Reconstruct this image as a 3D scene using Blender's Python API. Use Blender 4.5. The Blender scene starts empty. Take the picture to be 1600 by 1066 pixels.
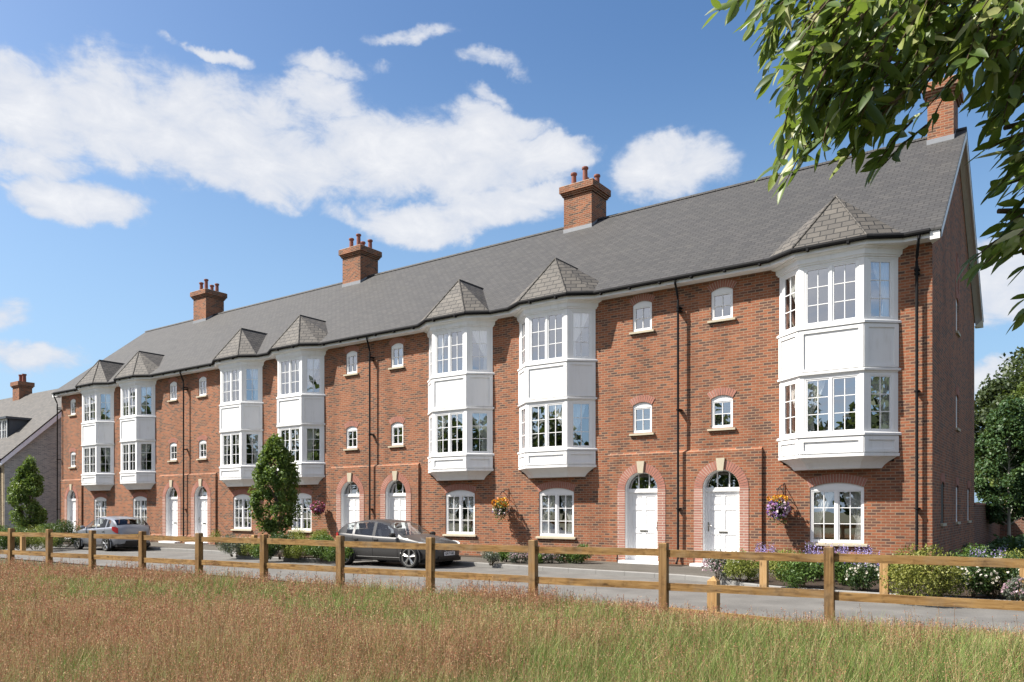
import bpy, bmesh, math, random
import numpy as np
from mathutils import Vector, Matrix
from mathutils.geometry import tessellate_polygon
random.seed(7); RNG=np.random.default_rng(11)
scene=bpy.context.scene; COL=scene.collection
R=math.radians; PI=math.pi
# ---------------------------------------------------------------- camera numbers (pixels of the 1600 wide photo)
FPX=1214.; HOR=797.; CAMZ=1.56; YAW=R(35.5957)
CF=(-math.sin(YAW),math.cos(YAW)); CR=(math.cos(YAW),math.sin(YAW))
def ray(px): 
    u=(px-800)/FPX
    return (CF[0]+u*CR[0], CF[1]+u*CR[1])
def on_ground(px,py,z=-.08):
    t=(CAMZ-z)*FPX/(py-HOR); d=ray(px); return Vector((d[0]*t,d[1]*t,z))
def at_dist(px,py,t):
    d=ray(px); return Vector((d[0]*t,d[1]*t,CAMZ+(HOR-py)/FPX*t))
# ---------------------------------------------------------------- object helpers
def tag(o,label=None,cat=None,group=None,kind=None):
    if label: o['label']=label
    if cat: o['category']=cat
    if group: o['group']=group
    if kind: o['kind']=kind
    return o
def thing(name,label,cat,loc=(0,0,0),group=None,rz=0):
    o=bpy.data.objects.new(name,None); COL.objects.link(o); o.location=loc; o.rotation_euler=(0,0,rz)
    o.empty_display_size=.2
    return tag(o,label,cat,group)
def rootloc(o):
    while o.parent: o=o.parent
    return o.location
class MB:
    """collects faces, builds one mesh"""
    def __init__(s): s.v=[]; s.f=[]; s.m=[]
    def add(s,vs,fs,mi=0):
        b=len(s.v); s.v+= [tuple(p) for p in vs]
        for f in fs: s.f.append(tuple(b+i for i in f)); s.m.append(mi)
    def quad(s,a,b,c,d,mi=0): s.add([a,b,c,d],[(0,1,2,3)],mi)
    def poly(s,ps,mi=0): s.add(ps,[tuple(range(len(ps)))],mi)
    def box(s,x0,x1,y0,y1,z0,z1,mi=0):
        s.add([(x0,y0,z0),(x1,y0,z0),(x1,y1,z0),(x0,y1,z0),(x0,y0,z1),(x1,y0,z1),(x1,y1,z1),(x0,y1,z1)],
              [(0,3,2,1),(4,5,6,7),(0,1,5,4),(1,2,6,5),(2,3,7,6),(3,0,4,7)],mi)
    def obox(s,O,U,V,N,u0,u1,v0,v1,n0,n1,mi=0):
        P=lambda a,b,c:(O[0]+U[0]*a+V[0]*b+N[0]*c,O[1]+U[1]*a+V[1]*b+N[1]*c,O[2]+U[2]*a+V[2]*b+N[2]*c)
        s.add([P(u0,v0,n0),P(u1,v0,n0),P(u1,v1,n0),P(u0,v1,n0),P(u0,v0,n1),P(u1,v0,n1),P(u1,v1,n1),P(u0,v1,n1)],
              [(0,3,2,1),(4,5,6,7),(0,1,5,4),(1,2,6,5),(2,3,7,6),(3,0,4,7)],mi)
    def holed(s,outer,holes,fn,mi=0):
        """2-d polygon with holes mapped by fn to 3-d"""
        loops=[[Vector((a,b,0)) for a,b in L] for L in [outer]+list(holes)]
        tris=tessellate_polygon(loops); flat=[(p.x,p.y) for L in loops for p in L]
        s.add([fn(a,b) for a,b in flat],[tuple(t) for t in tris],mi)
    def strip(s,ringA,ringB,mi=0,closed=True):
        n=len(ringA); b=len(s.v); s.v+=[tuple(p) for p in ringA]+[tuple(p) for p in ringB]
        for i in range(n if closed else n-1):
            j=(i+1)%n; s.f.append((b+i,b+j,b+n+j,b+n+i)); s.m.append(mi)
    def tube(s,pts,r,n=8,mi=0,cap=True):
        pts=[Vector(p) for p in pts]; rs=r if isinstance(r,(list,tuple)) else [r]*len(pts); rings=[]
        up=Vector((0,0,1))
        for i,p in enumerate(pts):
            d=(pts[min(i+1,len(pts)-1)]-pts[max(i-1,0)]).normalized()
            a=d.cross(up if abs(d.z)<.95 else Vector((1,0,0))).normalized(); c=a.cross(d)
            rings.append([p+(a*math.cos(2*PI*k/n)+c*math.sin(2*PI*k/n))*rs[i] for k in range(n)])
        for A,B in zip(rings,rings[1:]): s.strip(A,B,mi)
        if cap: s.poly(rings[0][::-1],mi); s.poly(rings[-1],mi)
    def lathe(s,prof,o=(0,0,0),n=16,mi=0,axis='z'):
        rings=[]
        for r,h in prof:
            ring=[]
            for k in range(n):
                c,d=r*math.cos(2*PI*k/n),r*math.sin(2*PI*k/n)
                ring.append((o[0]+c,o[1]+d,o[2]+h) if axis=='z' else (o[0]+c,o[1]+h,o[2]+d))
            rings.append(ring)
        for A,B in zip(rings,rings[1:]): s.strip(A,B,mi)
    def build(s,name,mats,parent=None,smooth=False,local=False,label=None):
        me=bpy.data.meshes.new(name)
        o0=(0,0,0)
        if parent is not None and not local: o0=rootloc(parent)
        me.from_pydata([(p[0]-o0[0],p[1]-o0[1],p[2]-o0[2]) for p in s.v],[],s.f)
        mats=mats if isinstance(mats,(list,tuple)) else [mats]
        for m in mats: me.materials.append(m)
        me.polygons.foreach_set('material_index',s.m)
        if smooth: me.polygons.foreach_set('use_smooth',[True]*len(s.f))
        me.update()
        o=bpy.data.objects.new(name,me); COL.objects.link(o)
        if parent is not None: o.parent=parent
        if label: o['label']=label
        return o
def np_obj(name,V,F,mat,parent=None,tone=None,col=None,local=False,loc=None):
    """quads from numpy arrays; tone = one float per face, col = rgb per vertex"""
    V=np.asarray(V,dtype=np.float32).reshape(-1,3); F=np.asarray(F,dtype=np.int32)
    k=F.shape[1]; me=bpy.data.meshes.new(name)
    if parent is not None and not local: V=V-np.array(rootloc(parent),dtype=np.float32)
    me.vertices.add(len(V)); me.vertices.foreach_set('co',V.ravel())
    me.loops.add(F.size); me.loops.foreach_set('vertex_index',F.ravel())
    me.polygons.add(len(F)); me.polygons.foreach_set('loop_start',np.arange(0,F.size,k,dtype=np.int32))
    me.polygons.foreach_set('loop_total',np.full(len(F),k,dtype=np.int32))
    if tone is not None:
        a=me.attributes.new('tone','FLOAT','FACE'); a.data.foreach_set('value',np.asarray(tone,dtype=np.float32))
    if col is not None:
        a=me.attributes.new('col','FLOAT_COLOR','POINT')
        c=np.ones((len(V),4),dtype=np.float32); c[:,:3]=col; a.data.foreach_set('color',c.ravel())
    me.materials.append(mat); me.update(calc_edges=True); me.validate()
    o=bpy.data.objects.new(name,me); COL.objects.link(o)
    if parent is not None: o.parent=parent
    if loc is not None: o.location=loc
    return o
def rand_dirs(n):
    d=RNG.normal(size=(n,3)); return d/np.linalg.norm(d,axis=1,keepdims=True)
def leaf_quads(C,L,W,dirs=None,flat=0.0):
    """folded diamond leaves at points C"""
    n=len(C); D=rand_dirs(n) if dirs is None else dirs
    N=rand_dirs(n); N[:,2]=np.abs(N[:,2])+flat; 
    S=np.cross(D,N); S/=np.maximum(np.linalg.norm(S,axis=1,keepdims=True),1e-6); N=np.cross(S,D)
    L=np.broadcast_to(np.asarray(L,float),(n,))[:,None]; W=np.broadcast_to(np.asarray(W,float),(n,))[:,None]
    a=C-D*L*.5; c=C+D*L*.5; b=C+S*W*.5+N*W*.18; d=C-S*W*.5+N*W*.18
    V=np.stack([a,b,c,d],1).reshape(-1,3); F=np.arange(4*n).reshape(n,4)
    return V,F
# ---------------------------------------------------------------- materials
def newmat(name):
    m=bpy.data.materials.new(name); m.use_nodes=True; nt=m.node_tree; nt.nodes.clear()
    out=nt.nodes.new('ShaderNodeOutputMaterial'); return m,nt,out
def N_(nt,t,**kw):
    n=nt.nodes.new(t)
    for k,v in kw.items(): setattr(n,k,v)
    return n
def setin(nt,sock,v):
    if isinstance(v,bpy.types.NodeSocket): nt.links.new(v,sock)
    elif isinstance(v,(tuple,list)) and len(v)==3 and sock.type=='RGBA': sock.default_value=(*v,1)
    else: sock.default_value=v
def math_(nt,op,a,b=None,c=None):
    n=N_(nt,'ShaderNodeMath',operation=op); setin(nt,n.inputs[0],a)
    if b is not None: setin(nt,n.inputs[1],b)
    if c is not None: setin(nt,n.inputs[2],c)
    return n.outputs[0]
def vmath(nt,op,a,b=None):
    n=N_(nt,'ShaderNodeVectorMath',operation=op); setin(nt,n.inputs[0],a)
    if b is not None: setin(nt,n.inputs[1],b)
    return n
def mixc(nt,f,a,b,mode='MIX'):
    n=N_(nt,'ShaderNodeMix',data_type='RGBA',blend_type=mode)
    setin(nt,n.inputs[0],f); setin(nt,n.inputs[6],a); setin(nt,n.inputs[7],b); return n.outputs[2]
def ramp(nt,f,stops,interp='LINEAR'):
    n=N_(nt,'ShaderNodeValToRGB'); setin(nt,n.inputs[0],f); cr=n.color_ramp; cr.interpolation=interp
    while len(cr.elements)<len(stops): cr.elements.new(.5)
    for e,(p,c) in zip(cr.elements,stops): e.position=p; e.color=(*c,1) if len(c)==3 else c
    return n.outputs[0]
def noise(nt,scale,detail=4,rough=.55,vec=None,dist=0):
    n=N_(nt,'ShaderNodeTexNoise'); n.inputs['Scale'].default_value=scale; n.inputs['Detail'].default_value=detail
    n.inputs['Roughness'].default_value=rough; n.inputs['Distortion'].default_value=dist
    if vec is not None: nt.links.new(vec,n.inputs['Vector'])
    return n.outputs['Fac']
def gpos(nt): return N_(nt,'ShaderNodeNewGeometry').outputs['Position']
def opos(nt): return N_(nt,'ShaderNodeTexCoord').outputs['Object']
def princ(nt,out,col,rough=.6,spec=.5,metal=0,bump=None,bstr=.3,bdist=.01,**kw):
    p=N_(nt,'ShaderNodeBsdfPrincipled'); setin(nt,p.inputs['Base Color'],col); setin(nt,p.inputs['Roughness'],rough)
    p.inputs['Specular IOR Level'].default_value=spec; p.inputs['Metallic'].default_value=metal
    for k,v in kw.items(): setin(nt,p.inputs[k],v)
    if bump is not None:
        b=N_(nt,'ShaderNodeBump'); b.inputs['Strength'].default_value=bstr; b.inputs['Distance'].default_value=bdist
        nt.links.new(bump,b.inputs['Height']); nt.links.new(b.outputs[0],p.inputs['Normal'])
    if out is not None: nt.links.new(p.outputs[0],out.inputs[0])
    return p
def surf_coords(nt,slope=False):
    """(distance along the wall, height) from the true face normal, in metres"""
    g=N_(nt,'ShaderNodeNewGeometry'); s=N_(nt,'ShaderNodeSeparateXYZ'); nt.links.new(g.outputs['True Normal'],s.inputs[0])
    c=N_(nt,'ShaderNodeCombineXYZ'); nt.links.new(math_(nt,'MULTIPLY',s.outputs[1],-1.),c.inputs[0]); nt.links.new(s.outputs[0],c.inputs[1])
    t=vmath(nt,'NORMALIZE',c.outputs[0]).outputs[0]
    u=vmath(nt,'DOT_PRODUCT',g.outputs['Position'],t).outputs['Value']
    ps=N_(nt,'ShaderNodeSeparateXYZ'); nt.links.new(g.outputs['Position'],ps.inputs[0]); v=ps.outputs[2]
    if slope:
        k=math_(nt,'SQRT',math_(nt,'MAXIMUM',math_(nt,'SUBTRACT',1.,math_(nt,'MULTIPLY',s.outputs[2],s.outputs[2])),.04))
        v=math_(nt,'DIVIDE',v,k)
    o=N_(nt,'ShaderNodeCombineXYZ'); nt.links.new(u,o.inputs[0]); nt.links.new(v,o.inputs[1]); return o.outputs[0]
def masonry(name,stops,mortar,bw=.225,rh=.075,ms=.011,slope=False,rough=.85,bstr=.5,var=.25,smooth=.1,offset=.5,weather=None,vert=False,streak=False):
    m,nt,out=newmat(name); vec=surf_coords(nt,slope)
    if vert:
        s=N_(nt,'ShaderNodeSeparateXYZ'); nt.links.new(vec,s.inputs[0]); c=N_(nt,'ShaderNodeCombineXYZ')
        nt.links.new(s.outputs[1],c.inputs[0]); nt.links.new(s.outputs[0],c.inputs[1]); vec=c.outputs[0]
    b=N_(nt,'ShaderNodeTexBrick'); nt.links.new(vec,b.inputs['Vector']); b.offset=offset
    b.inputs['Color1'].default_value=(0,0,0,1); b.inputs['Color2'].default_value=(1,1,1,1); b.inputs['Mortar'].default_value=(.5,.5,.5,1)
    b.inputs['Scale'].default_value=1; b.inputs['Mortar Size'].default_value=ms; b.inputs['Mortar Smooth'].default_value=smooth
    b.inputs['Brick Width'].default_value=bw; b.inputs['Row Height'].default_value=rh
    stops=[(a,tuple(x*MK for x in c)) for a,c in stops]; mortar=tuple(x*MK for x in mortar)
    col=ramp(nt,b.outputs['Color'],stops)
    pos=gpos(nt)
    n1=noise(nt,14,5,.6,pos); n2=noise(nt,.55,4,.6,pos)
    k=math_(nt,'ADD',math_(nt,'MULTIPLY',math_(nt,'SUBTRACT',n1,.5),var*1.6),math_(nt,'MULTIPLY',math_(nt,'SUBTRACT',n2,.5),var*1.3))
    k=math_(nt,'ADD',k,1.)
    col=mixc(nt,b.outputs['Fac'],col,mortar)
    h=N_(nt,'ShaderNodeVectorMath',operation='SCALE'); nt.links.new(col,h.inputs[0]); nt.links.new(k,h.inputs['Scale']); col=h.outputs[0]
    if streak:
        mp=N_(nt,'ShaderNodeMapping'); mp.inputs['Scale'].default_value=(1.1,1.1,.22); nt.links.new(pos,mp.inputs[0])
        s_=ramp(nt,noise(nt,1.,6,.62,mp.outputs[0]),[(.36,(.80,.79,.78)),(.52,(1,1,1)),(.70,(1.10,1.07,1.04))]); col=mixc(nt,1.,col,s_,'MULTIPLY')
    if weather: 
        w=ramp(nt,noise(nt,weather[1],6,.65,pos),[(.5,(0,0,0)),(.72,(1,1,1))]); col=mixc(nt,math_(nt,'MULTIPLY',w,weather[2]),col,weather[0])
    inv=math_(nt,'SUBTRACT',1.,b.outputs['Fac']); hh=math_(nt,'ADD',inv,math_(nt,'MULTIPLY',n1,.35))
    princ(nt,out,col,rough,.25,bump=hh,bstr=bstr,bdist=.008)
    return m
BR=[(0,(.125,.075,.06)),(.2,(.19,.093,.066)),(.36,(.29,.112,.062)),(.62,(.365,.126,.062)),(.85,(.425,.158,.078)),(1,(.34,.115,.06))]
M={}; MK=.69
M['brick']=masonry('red_brick',BR,(.40,.265,.175),ms=.0105,streak=True)
M['brick_wall']=masonry('garden_brick',[(0,(.10,.05,.04)),(.5,(.22,.085,.055)),(1,(.28,.11,.07))],(.3,.24,.19))
M['buff']=masonry('buff_brick',[(0,(.36,.27,.17)),(.4,(.50,.39,.25)),(1,(.62,.5,.33))],(.55,.48,.36))
M['grey_brick']=masonry('grey_buff_brick',[(0,(.28,.34,.37)),(.4,(.40,.47,.50)),(1,(.53,.60,.62))],(.6,.67,.70))  # blue put into these colours to offset red light bounced off the terrace
SL=[(0,(.063,.062,.063)),(.3,(.072,.071,.071)),(.7,(.08,.078,.077)),(1,(.09,.087,.085))]
M['slate']=masonry('slate',SL,(.045,.043,.042),bw=.28,rh=.16,ms=.014,slope=True,rough=.7,bstr=.45,var=.10,weather=((.085,.082,.07),1.3,.15))
M['slate_bay']=masonry('bay_slate',[(0,(.112,.103,.093)),(.5,(.135,.123,.109)),(1,(.16,.145,.127))],(.03,.03,.03),bw=.34,rh=.185,ms=.014,slope=True,rough=.7,bstr=.6,var=.25)
M['slate_left']=masonry('brown_slate',[(0,(.085,.08,.075)),(.5,(.11,.102,.094)),(1,(.135,.123,.11))],(.07,.065,.06),bw=.28,rh=.17,ms=.012,slope=True,rough=.7,bstr=.5)
M['rubbed']=masonry('rubbed_brick_band',[(0,(.40,.175,.13)),(.5,(.47,.22,.165)),(1,(.54,.265,.205))],(.62,.52,.44),bw=.5,rh=.075,ms=.01)
def plain(name,col,rough=.6,spec=.4,var=.12,scale=6,metal=0,bstr=.15,fine=60):
    m,nt,out=newmat(name); p=opos(nt); n=noise(nt,scale,5,.6,p); f=noise(nt,fine,3,.6,p)
    k=math_(nt,'ADD',1.,math_(nt,'ADD',math_(nt,'MULTIPLY',math_(nt,'SUBTRACT',n,.5),var*2),math_(nt,'MULTIPLY',math_(nt,'SUBTRACT',f,.5),var)))
    h=N_(nt,'ShaderNodeVectorMath',operation='SCALE'); h.inputs[0].default_value=col; nt.links.new(k,h.inputs['Scale'])
    princ(nt,out,h.outputs[0],rough,spec,metal,bump=f,bstr=bstr,bdist=.004)
    return m
def paint_white():
    m,nt,out=newmat('white_paint'); pos=gpos(nt); mp=N_(nt,'ShaderNodeMapping'); mp.inputs['Scale'].default_value=(9,9,.9); nt.links.new(pos,mp.inputs[0])
    s=noise(nt,1.,6,.65,mp.outputs[0]); b=noise(nt,2.2,5,.6,pos); f=math_(nt,'ADD',math_(nt,'MULTIPLY',s,.6),math_(nt,'MULTIPLY',b,.4))
    princ(nt,out,ramp(nt,f,[(.30,(.66,.655,.64)),(.46,(.755,.755,.755)),(.7,(.79,.79,.79))]),.5,.35,bump=noise(nt,40,3,.6,pos),bstr=.05,bdist=.004); return m
M['white']=paint_white()
M['whiteframe']=plain('white_frame',(.80,.80,.80),.35,.5,.02,3,bstr=.02)
M['stone']=plain('limestone',(.45,.40,.30),.8,.3,.15,8)
M['concrete']=plain('kerb_stone',(.21,.205,.195),.85,.3,.18,3)
M['lead']=plain('lead_flashing',(.22,.23,.25),.5,.5,.15,6)
M['black']=plain('black_plastic',(.012,.012,.013),.7,.12,.1,5,bstr=.02)
M['iron']=plain('black_iron',(.02,.02,.022),.5,.5,.1,5)
M['terracotta']=plain('terracotta',(.20,.07,.05),.7,.3,.25,8)
M['arch_brick']=plain('arch_brick',(.33,.15,.112),.85,.25,.3,9)
M['mortar']=plain('lime_mortar',(.48,.42,.36),.9,.2,.15,10)
M['metal']=plain('brushed_metal',(.35,.34,.31),.3,.5,.05,5,metal=1)
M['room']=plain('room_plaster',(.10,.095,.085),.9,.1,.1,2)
M['curtain']=plain('curtain_cloth',(.82,.80,.78),.9,.1,.1,3)
M['blind']=plain('blind_slat',(.35,.34,.33),.6,.3,.05,3)
M['dormer']=plain('dormer_lead',(.07,.08,.095),.5,.4,.12,4)
def glass_mat(name,base=.22,tint=(.9,.93,.92)):
    m,nt,out=newmat(name); fr=N_(nt,'ShaderNodeLayerWeight'); fr.inputs[0].default_value=.5
    f=math_(nt,'MINIMUM',math_(nt,'ADD',math_(nt,'MULTIPLY',math_(nt,'POWER',fr.outputs['Facing'],5.),.9),base),1.)
    g=N_(nt,'ShaderNodeBsdfGlossy'); g.inputs['Roughness'].default_value=.0; g.inputs['Color'].default_value=(.95,.96,1,1)
    t=N_(nt,'ShaderNodeBsdfTransparent'); t.inputs[0].default_value=(*tint,1)
    b=N_(nt,'ShaderNodeBump'); b.inputs['Strength'].default_value=.04; b.inputs['Distance'].default_value=.02
    nt.links.new(noise(nt,1.6,1,.5,gpos(nt)),b.inputs['Height']); nt.links.new(b.outputs[0],g.inputs['Normal'])
    mx=N_(nt,'ShaderNodeMixShader'); nt.links.new(f,mx.inputs[0]); nt.links.new(t.outputs[0],mx.inputs[1]); nt.links.new(g.outputs[0],mx.inputs[2])
    nt.links.new(mx.outputs[0],out.inputs[0]); return m
M['glass']=glass_mat('window_glass',.44)
M['carglass']=glass_mat('car_glass',.06,(.86,.9,.9))
def foliage_mat(name,stops,trans=.3,rough=.5,spec=.35):
    m,nt,out=newmat(name); a=N_(nt,'ShaderNodeAttribute'); a.attribute_name='tone'
    col=ramp(nt,a.outputs['Fac'],stops)
    p=princ(nt,None,col,rough,spec)
    t=N_(nt,'ShaderNodeBsdfTranslucent'); nt.links.new(mixc(nt,.5,col,(.16,.22,.02)),t.inputs[0])
    mx=N_(nt,'ShaderNodeMixShader'); mx.inputs[0].default_value=trans
    nt.links.new(p.outputs[0],mx.inputs[1]); nt.links.new(t.outputs[0],mx.inputs[2]); nt.links.new(mx.outputs[0],out.inputs[0]); return m
def col_mat(name,rough=.7,trans=.3):
    m,nt,out=newmat(name); a=N_(nt,'ShaderNodeAttribute'); a.attribute_name='col'
    p=princ(nt,None,a.outputs['Color'],rough,.2)
    t=N_(nt,'ShaderNodeBsdfTranslucent'); nt.links.new(a.outputs['Color'],t.inputs[0])
    mx=N_(nt,'ShaderNodeMixShader'); mx.inputs[0].default_value=trans
    nt.links.new(p.outputs[0],mx.inputs[1]); nt.links.new(t.outputs[0],mx.inputs[2]); nt.links.new(mx.outputs[0],out.inputs[0]); return m
G=foliage_mat
M['leaf_near']=G('near_leaf',[(0,(.06,.105,.02)),(.5,(.12,.185,.035)),(.8,(.24,.29,.06)),(1,(.58,.57,.33))],.48,.42,.45)
M['leaf_tree']=G('hornbeam_leaf',[(0,(.045,.09,.022)),(.6,(.11,.18,.042)),(1,(.21,.27,.07))],.38)
M['leaf_dark']=G('dark_leaf',[(0,(.022,.055,.022)),(.6,(.05,.10,.036)),(1,(.09,.155,.05))],.2)
M['leaf_far']=G('far_leaf',[(0,(.03,.05,.022)),(.6,(.06,.085,.036)),(1,(.10,.125,.055))],.25)
M['leaf_light']=G('light_leaf',[(0,(.05,.08,.02)),(.6,(.10,.14,.03)),(1,(.17,.20,.05))],.3)
M['sh_yellow']=G('yellow_shrub',[(0,(.10,.13,.025)),(.6,(.22,.25,.05)),(1,(.33,.35,.09))],.3)
M['sh_golden']=G('golden_shrub',[(0,(.07,.085,.014)),(.6,(.19,.20,.04)),(1,(.34,.33,.08))],.3)
M['sh_mid']=G('mid_shrub',[(0,(.04,.075,.02)),(.6,(.085,.15,.033)),(1,(.15,.24,.055))],.3)
M['sh_dark']=G('dark_shrub',[(0,(.015,.035,.012)),(.6,(.035,.07,.02)),(1,(.07,.12,.035))],.25)
M['sh_grey']=G('grey_shrub',[(0,(.06,.075,.055)),(.6,(.13,.15,.12)),(1,(.26,.28,.24))],.25)
M['fl_white']=G('white_petal',[(0,(.55,.5,.42)),(1,(.8,.76,.7))],.3)
M['fl_pink']=G('pink_petal',[(0,(.35,.22,.28)),(1,(.6,.45,.5))],.3)
M['fl_lav']=G('lavender_petal',[(0,(.26,.20,.46)),(1,(.48,.40,.72))],.3)
M['fl_mix']=G('mixed_petal',[(0,(.28,.12,.42)),(.35,(.55,.40,.62)),(.6,(.75,.65,.6)),(.8,(.2,.08,.3)),(1,(.62,.30,.40))],.2)
M['fl_orange']=G('orange_petal',[(0,(.55,.12,.02)),(.5,(.7,.32,.03)),(1,(.75,.55,.06))],.2)
M['fl_red']=G('red_petal',[(0,(.25,.03,.06)),(.5,(.42,.08,.14)),(1,(.35,.14,.34))],.2)
M['grass']=col_mat('meadow_grass')
def bark(name,c1,c2):
    m,nt,out=newmat(name); p=opos(nt); mp=N_(nt,'ShaderNodeMapping'); mp.inputs['Scale'].default_value=(14,14,3); nt.links.new(p,mp.inputs[0])
    n=noise(nt,1,6,.65,mp.outputs[0]); princ(nt,out,mixc(nt,n,c1,c2),.9,.2,bump=n,bstr=.6,bdist=.02); return m
M['bark']=bark('grey_bark',(.07,.06,.045),(.19,.17,.14)); M['bark_pale']=bark('pale_bark',(.25,.23,.2),(.5,.47,.42))
M['twig']=bark('brown_twig',(.05,.035,.02),(.11,.08,.05))
def wood_mat(name,c1,c2,c3,axis):
    m,nt,out=newmat(name); p=opos(nt); oi=N_(nt,'ShaderNodeObjectInfo')
    mp=N_(nt,'ShaderNodeMapping'); sc=[22,22,22]; sc[axis]=1.1; mp.inputs['Scale'].default_value=sc; nt.links.new(p,mp.inputs[0])
    off=N_(nt,'ShaderNodeCombineXYZ'); 
    for i in range(3): nt.links.new(math_(nt,'MULTIPLY',oi.outputs['Random'],37.+i*11),off.inputs[i])
    v=vmath(nt,'ADD',mp.outputs[0],off.outputs[0]).outputs[0]
    n=noise(nt,1.,6,.62,v,.6); n2=noise(nt,.25,3,.5,v,.3)
    col=ramp(nt,n,[(.33,c1),(.47,c2),(.66,c3)]); col=mixc(nt,math_(nt,'MULTIPLY',ramp(nt,n2,[(.5,(0,0,0)),(.75,(1,1,1))]),.5),col,c1)
    mk=N_(nt,'ShaderNodeMapping'); sk=[9,9,9]; sk[axis]=3.2; mk.inputs['Scale'].default_value=sk; nt.links.new(p,mk.inputs[0])
    vo=N_(nt,'ShaderNodeTexVoronoi'); vo.inputs['Scale'].default_value=.55; nt.links.new(vmath(nt,'ADD',mk.outputs[0],off.outputs[0]).outputs[0],vo.inputs['Vector'])
    col=mixc(nt,ramp(nt,vo.outputs['Distance'],[(.05,(.75,.75,.75)),(.13,(0,0,0))]),col,tuple(.35*x for x in c1))
    g2=noise(nt,2.3,5,.65,p); col=mixc(nt,ramp(nt,g2,[(.50,(0,0,0)),(.72,(.45,.45,.45))]),col,(.20,.165,.12))
    g3=noise(nt,5.5,5,.65,p); col=mixc(nt,ramp(nt,g3,[(.54,(0,0,0)),(.70,(.55,.55,.55))]),col,tuple(.55*x for x in c1))
    princ(nt,out,col,.8,.2,bump=n,bstr=.45,bdist=.006); return m
M['post_wood']=wood_mat('fence_post_timber',(.11,.06,.024),(.215,.125,.05),(.30,.185,.08),2)
M['rail_wood']=wood_mat('fence_rail_timber',(.105,.055,.02),(.235,.135,.048),(.34,.21,.085),0)
M['bollard_wood']=wood_mat('bollard_timber',(.24,.135,.055),(.37,.225,.095),(.45,.29,.14),2)
def ground_mat(name,stops,sc=(1.2,40,180),rough=.9,bstr=.4,grit=.5):
    m,nt,out=newmat(name); p=gpos(nt); a=noise(nt,sc[0],6,.65,p); b=noise(nt,sc[1],4,.6,p); c=noise(nt,sc[2],2,.5,p)
    f=math_(nt,'ADD',math_(nt,'MULTIPLY',a,1-grit),math_(nt,'ADD',math_(nt,'MULTIPLY',b,grit*.5),math_(nt,'MULTIPLY',c,grit*.5)))
    princ(nt,out,ramp(nt,f,stops),rough,.25,bump=b,bstr=bstr,bdist=.01); return m
M['asphalt']=ground_mat('road_asphalt',[(.34,(.085,.081,.076)),(.5,(.125,.12,.112)),(.66,(.175,.168,.156))])
M['pave']=ground_mat('pavement_asphalt',[(.34,(.055,.05,.042)),(.5,(.083,.076,.065)),(.66,(.12,.11,.095))])
M['soil']=ground_mat('bed_soil',[(.34,(.018,.012,.008)),(.5,(.035,.024,.016)),(.68,(.07,.05,.034))],(3,25,90),bstr=.9)
M['earth']=ground_mat('field_earth',[(.34,(.03,.035,.014)),(.5,(.055,.055,.022)),(.68,(.085,.07,.035))],(.7,12,60),bstr=.8)
CLOUD_GAIN=6.7; EXPOSURE=1.12
# ================================================================ terrace
Y0=21.9; EAVE_P=.42; EAVE_Z=8.42; PITCH=.817; RIDGE_Y=27.25; RIDGE_Z=EAVE_Z+PITCH*(RIDGE_Y-(Y0-EAVE_P)); BACK_Y=32.6
def roof_z(y): return EAVE_Z+PITCH*(min(y,2*RIDGE_Y-y)-(Y0-EAVE_P))
def arc_pts(uc,zs,w,r,n=12):
    """segmental arch from right springing to left, w wide, rise r, springing at zs"""
    Rr=(w*w/4+r*r)/(2*r); a=math.asin(min(1,w/2/Rr)); a=a if r<=w/2+1e-6 else PI-a
    zc=zs+r-Rr
    return [(uc+Rr*math.sin(t),zc+Rr*math.cos(t)) for t in [a-2*a*i/n for i in range(n+1)]],Rr,a,zc
def voussoirs(mb,fn,uc,zs,w,r,tk,bw,p0,p1,mi=0,mmi=1,skip=None):
    _,Rr,a,zc=arc_pts(uc,zs,w,r)
    n=max(5,int(round(2*a*(Rr+tk*.5)/bw))); g=.10
    for i in range(n):
        t0=-a+2*a*(i+g)/n; t1=-a+2*a*(i+1-g)/n
        if skip and abs((t0+t1)/2)*Rr<skip: continue
        q=[(uc+rr*math.sin(t),zc+rr*math.cos(t)) for rr,t in ((Rr+.004,t0),(Rr+.004,t1),(Rr+tk,t1),(Rr+tk,t0))]
        A=[fn(u,p0,z) for u,z in q]; B=[fn(u,p1+random.uniform(-.002,.002),z) for u,z in q]
        mb.add(A+B,[(4,5,6,7),(0,1,5,4),(1,2,6,5),(2,3,7,6),(3,0,4,7)],mi)
    m=14
    for i in range(m):
        t0=-a+2*a*i/m; t1=-a+2*a*(i+1)/m
        mb.poly([fn(uc+rr*math.sin(t),p0+(p1-p0)*.55,zc+rr*math.cos(t)) for rr,t in ((Rr,t0),(Rr,t1),(Rr+tk,t1),(Rr+tk,t0))],mmi)
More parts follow.
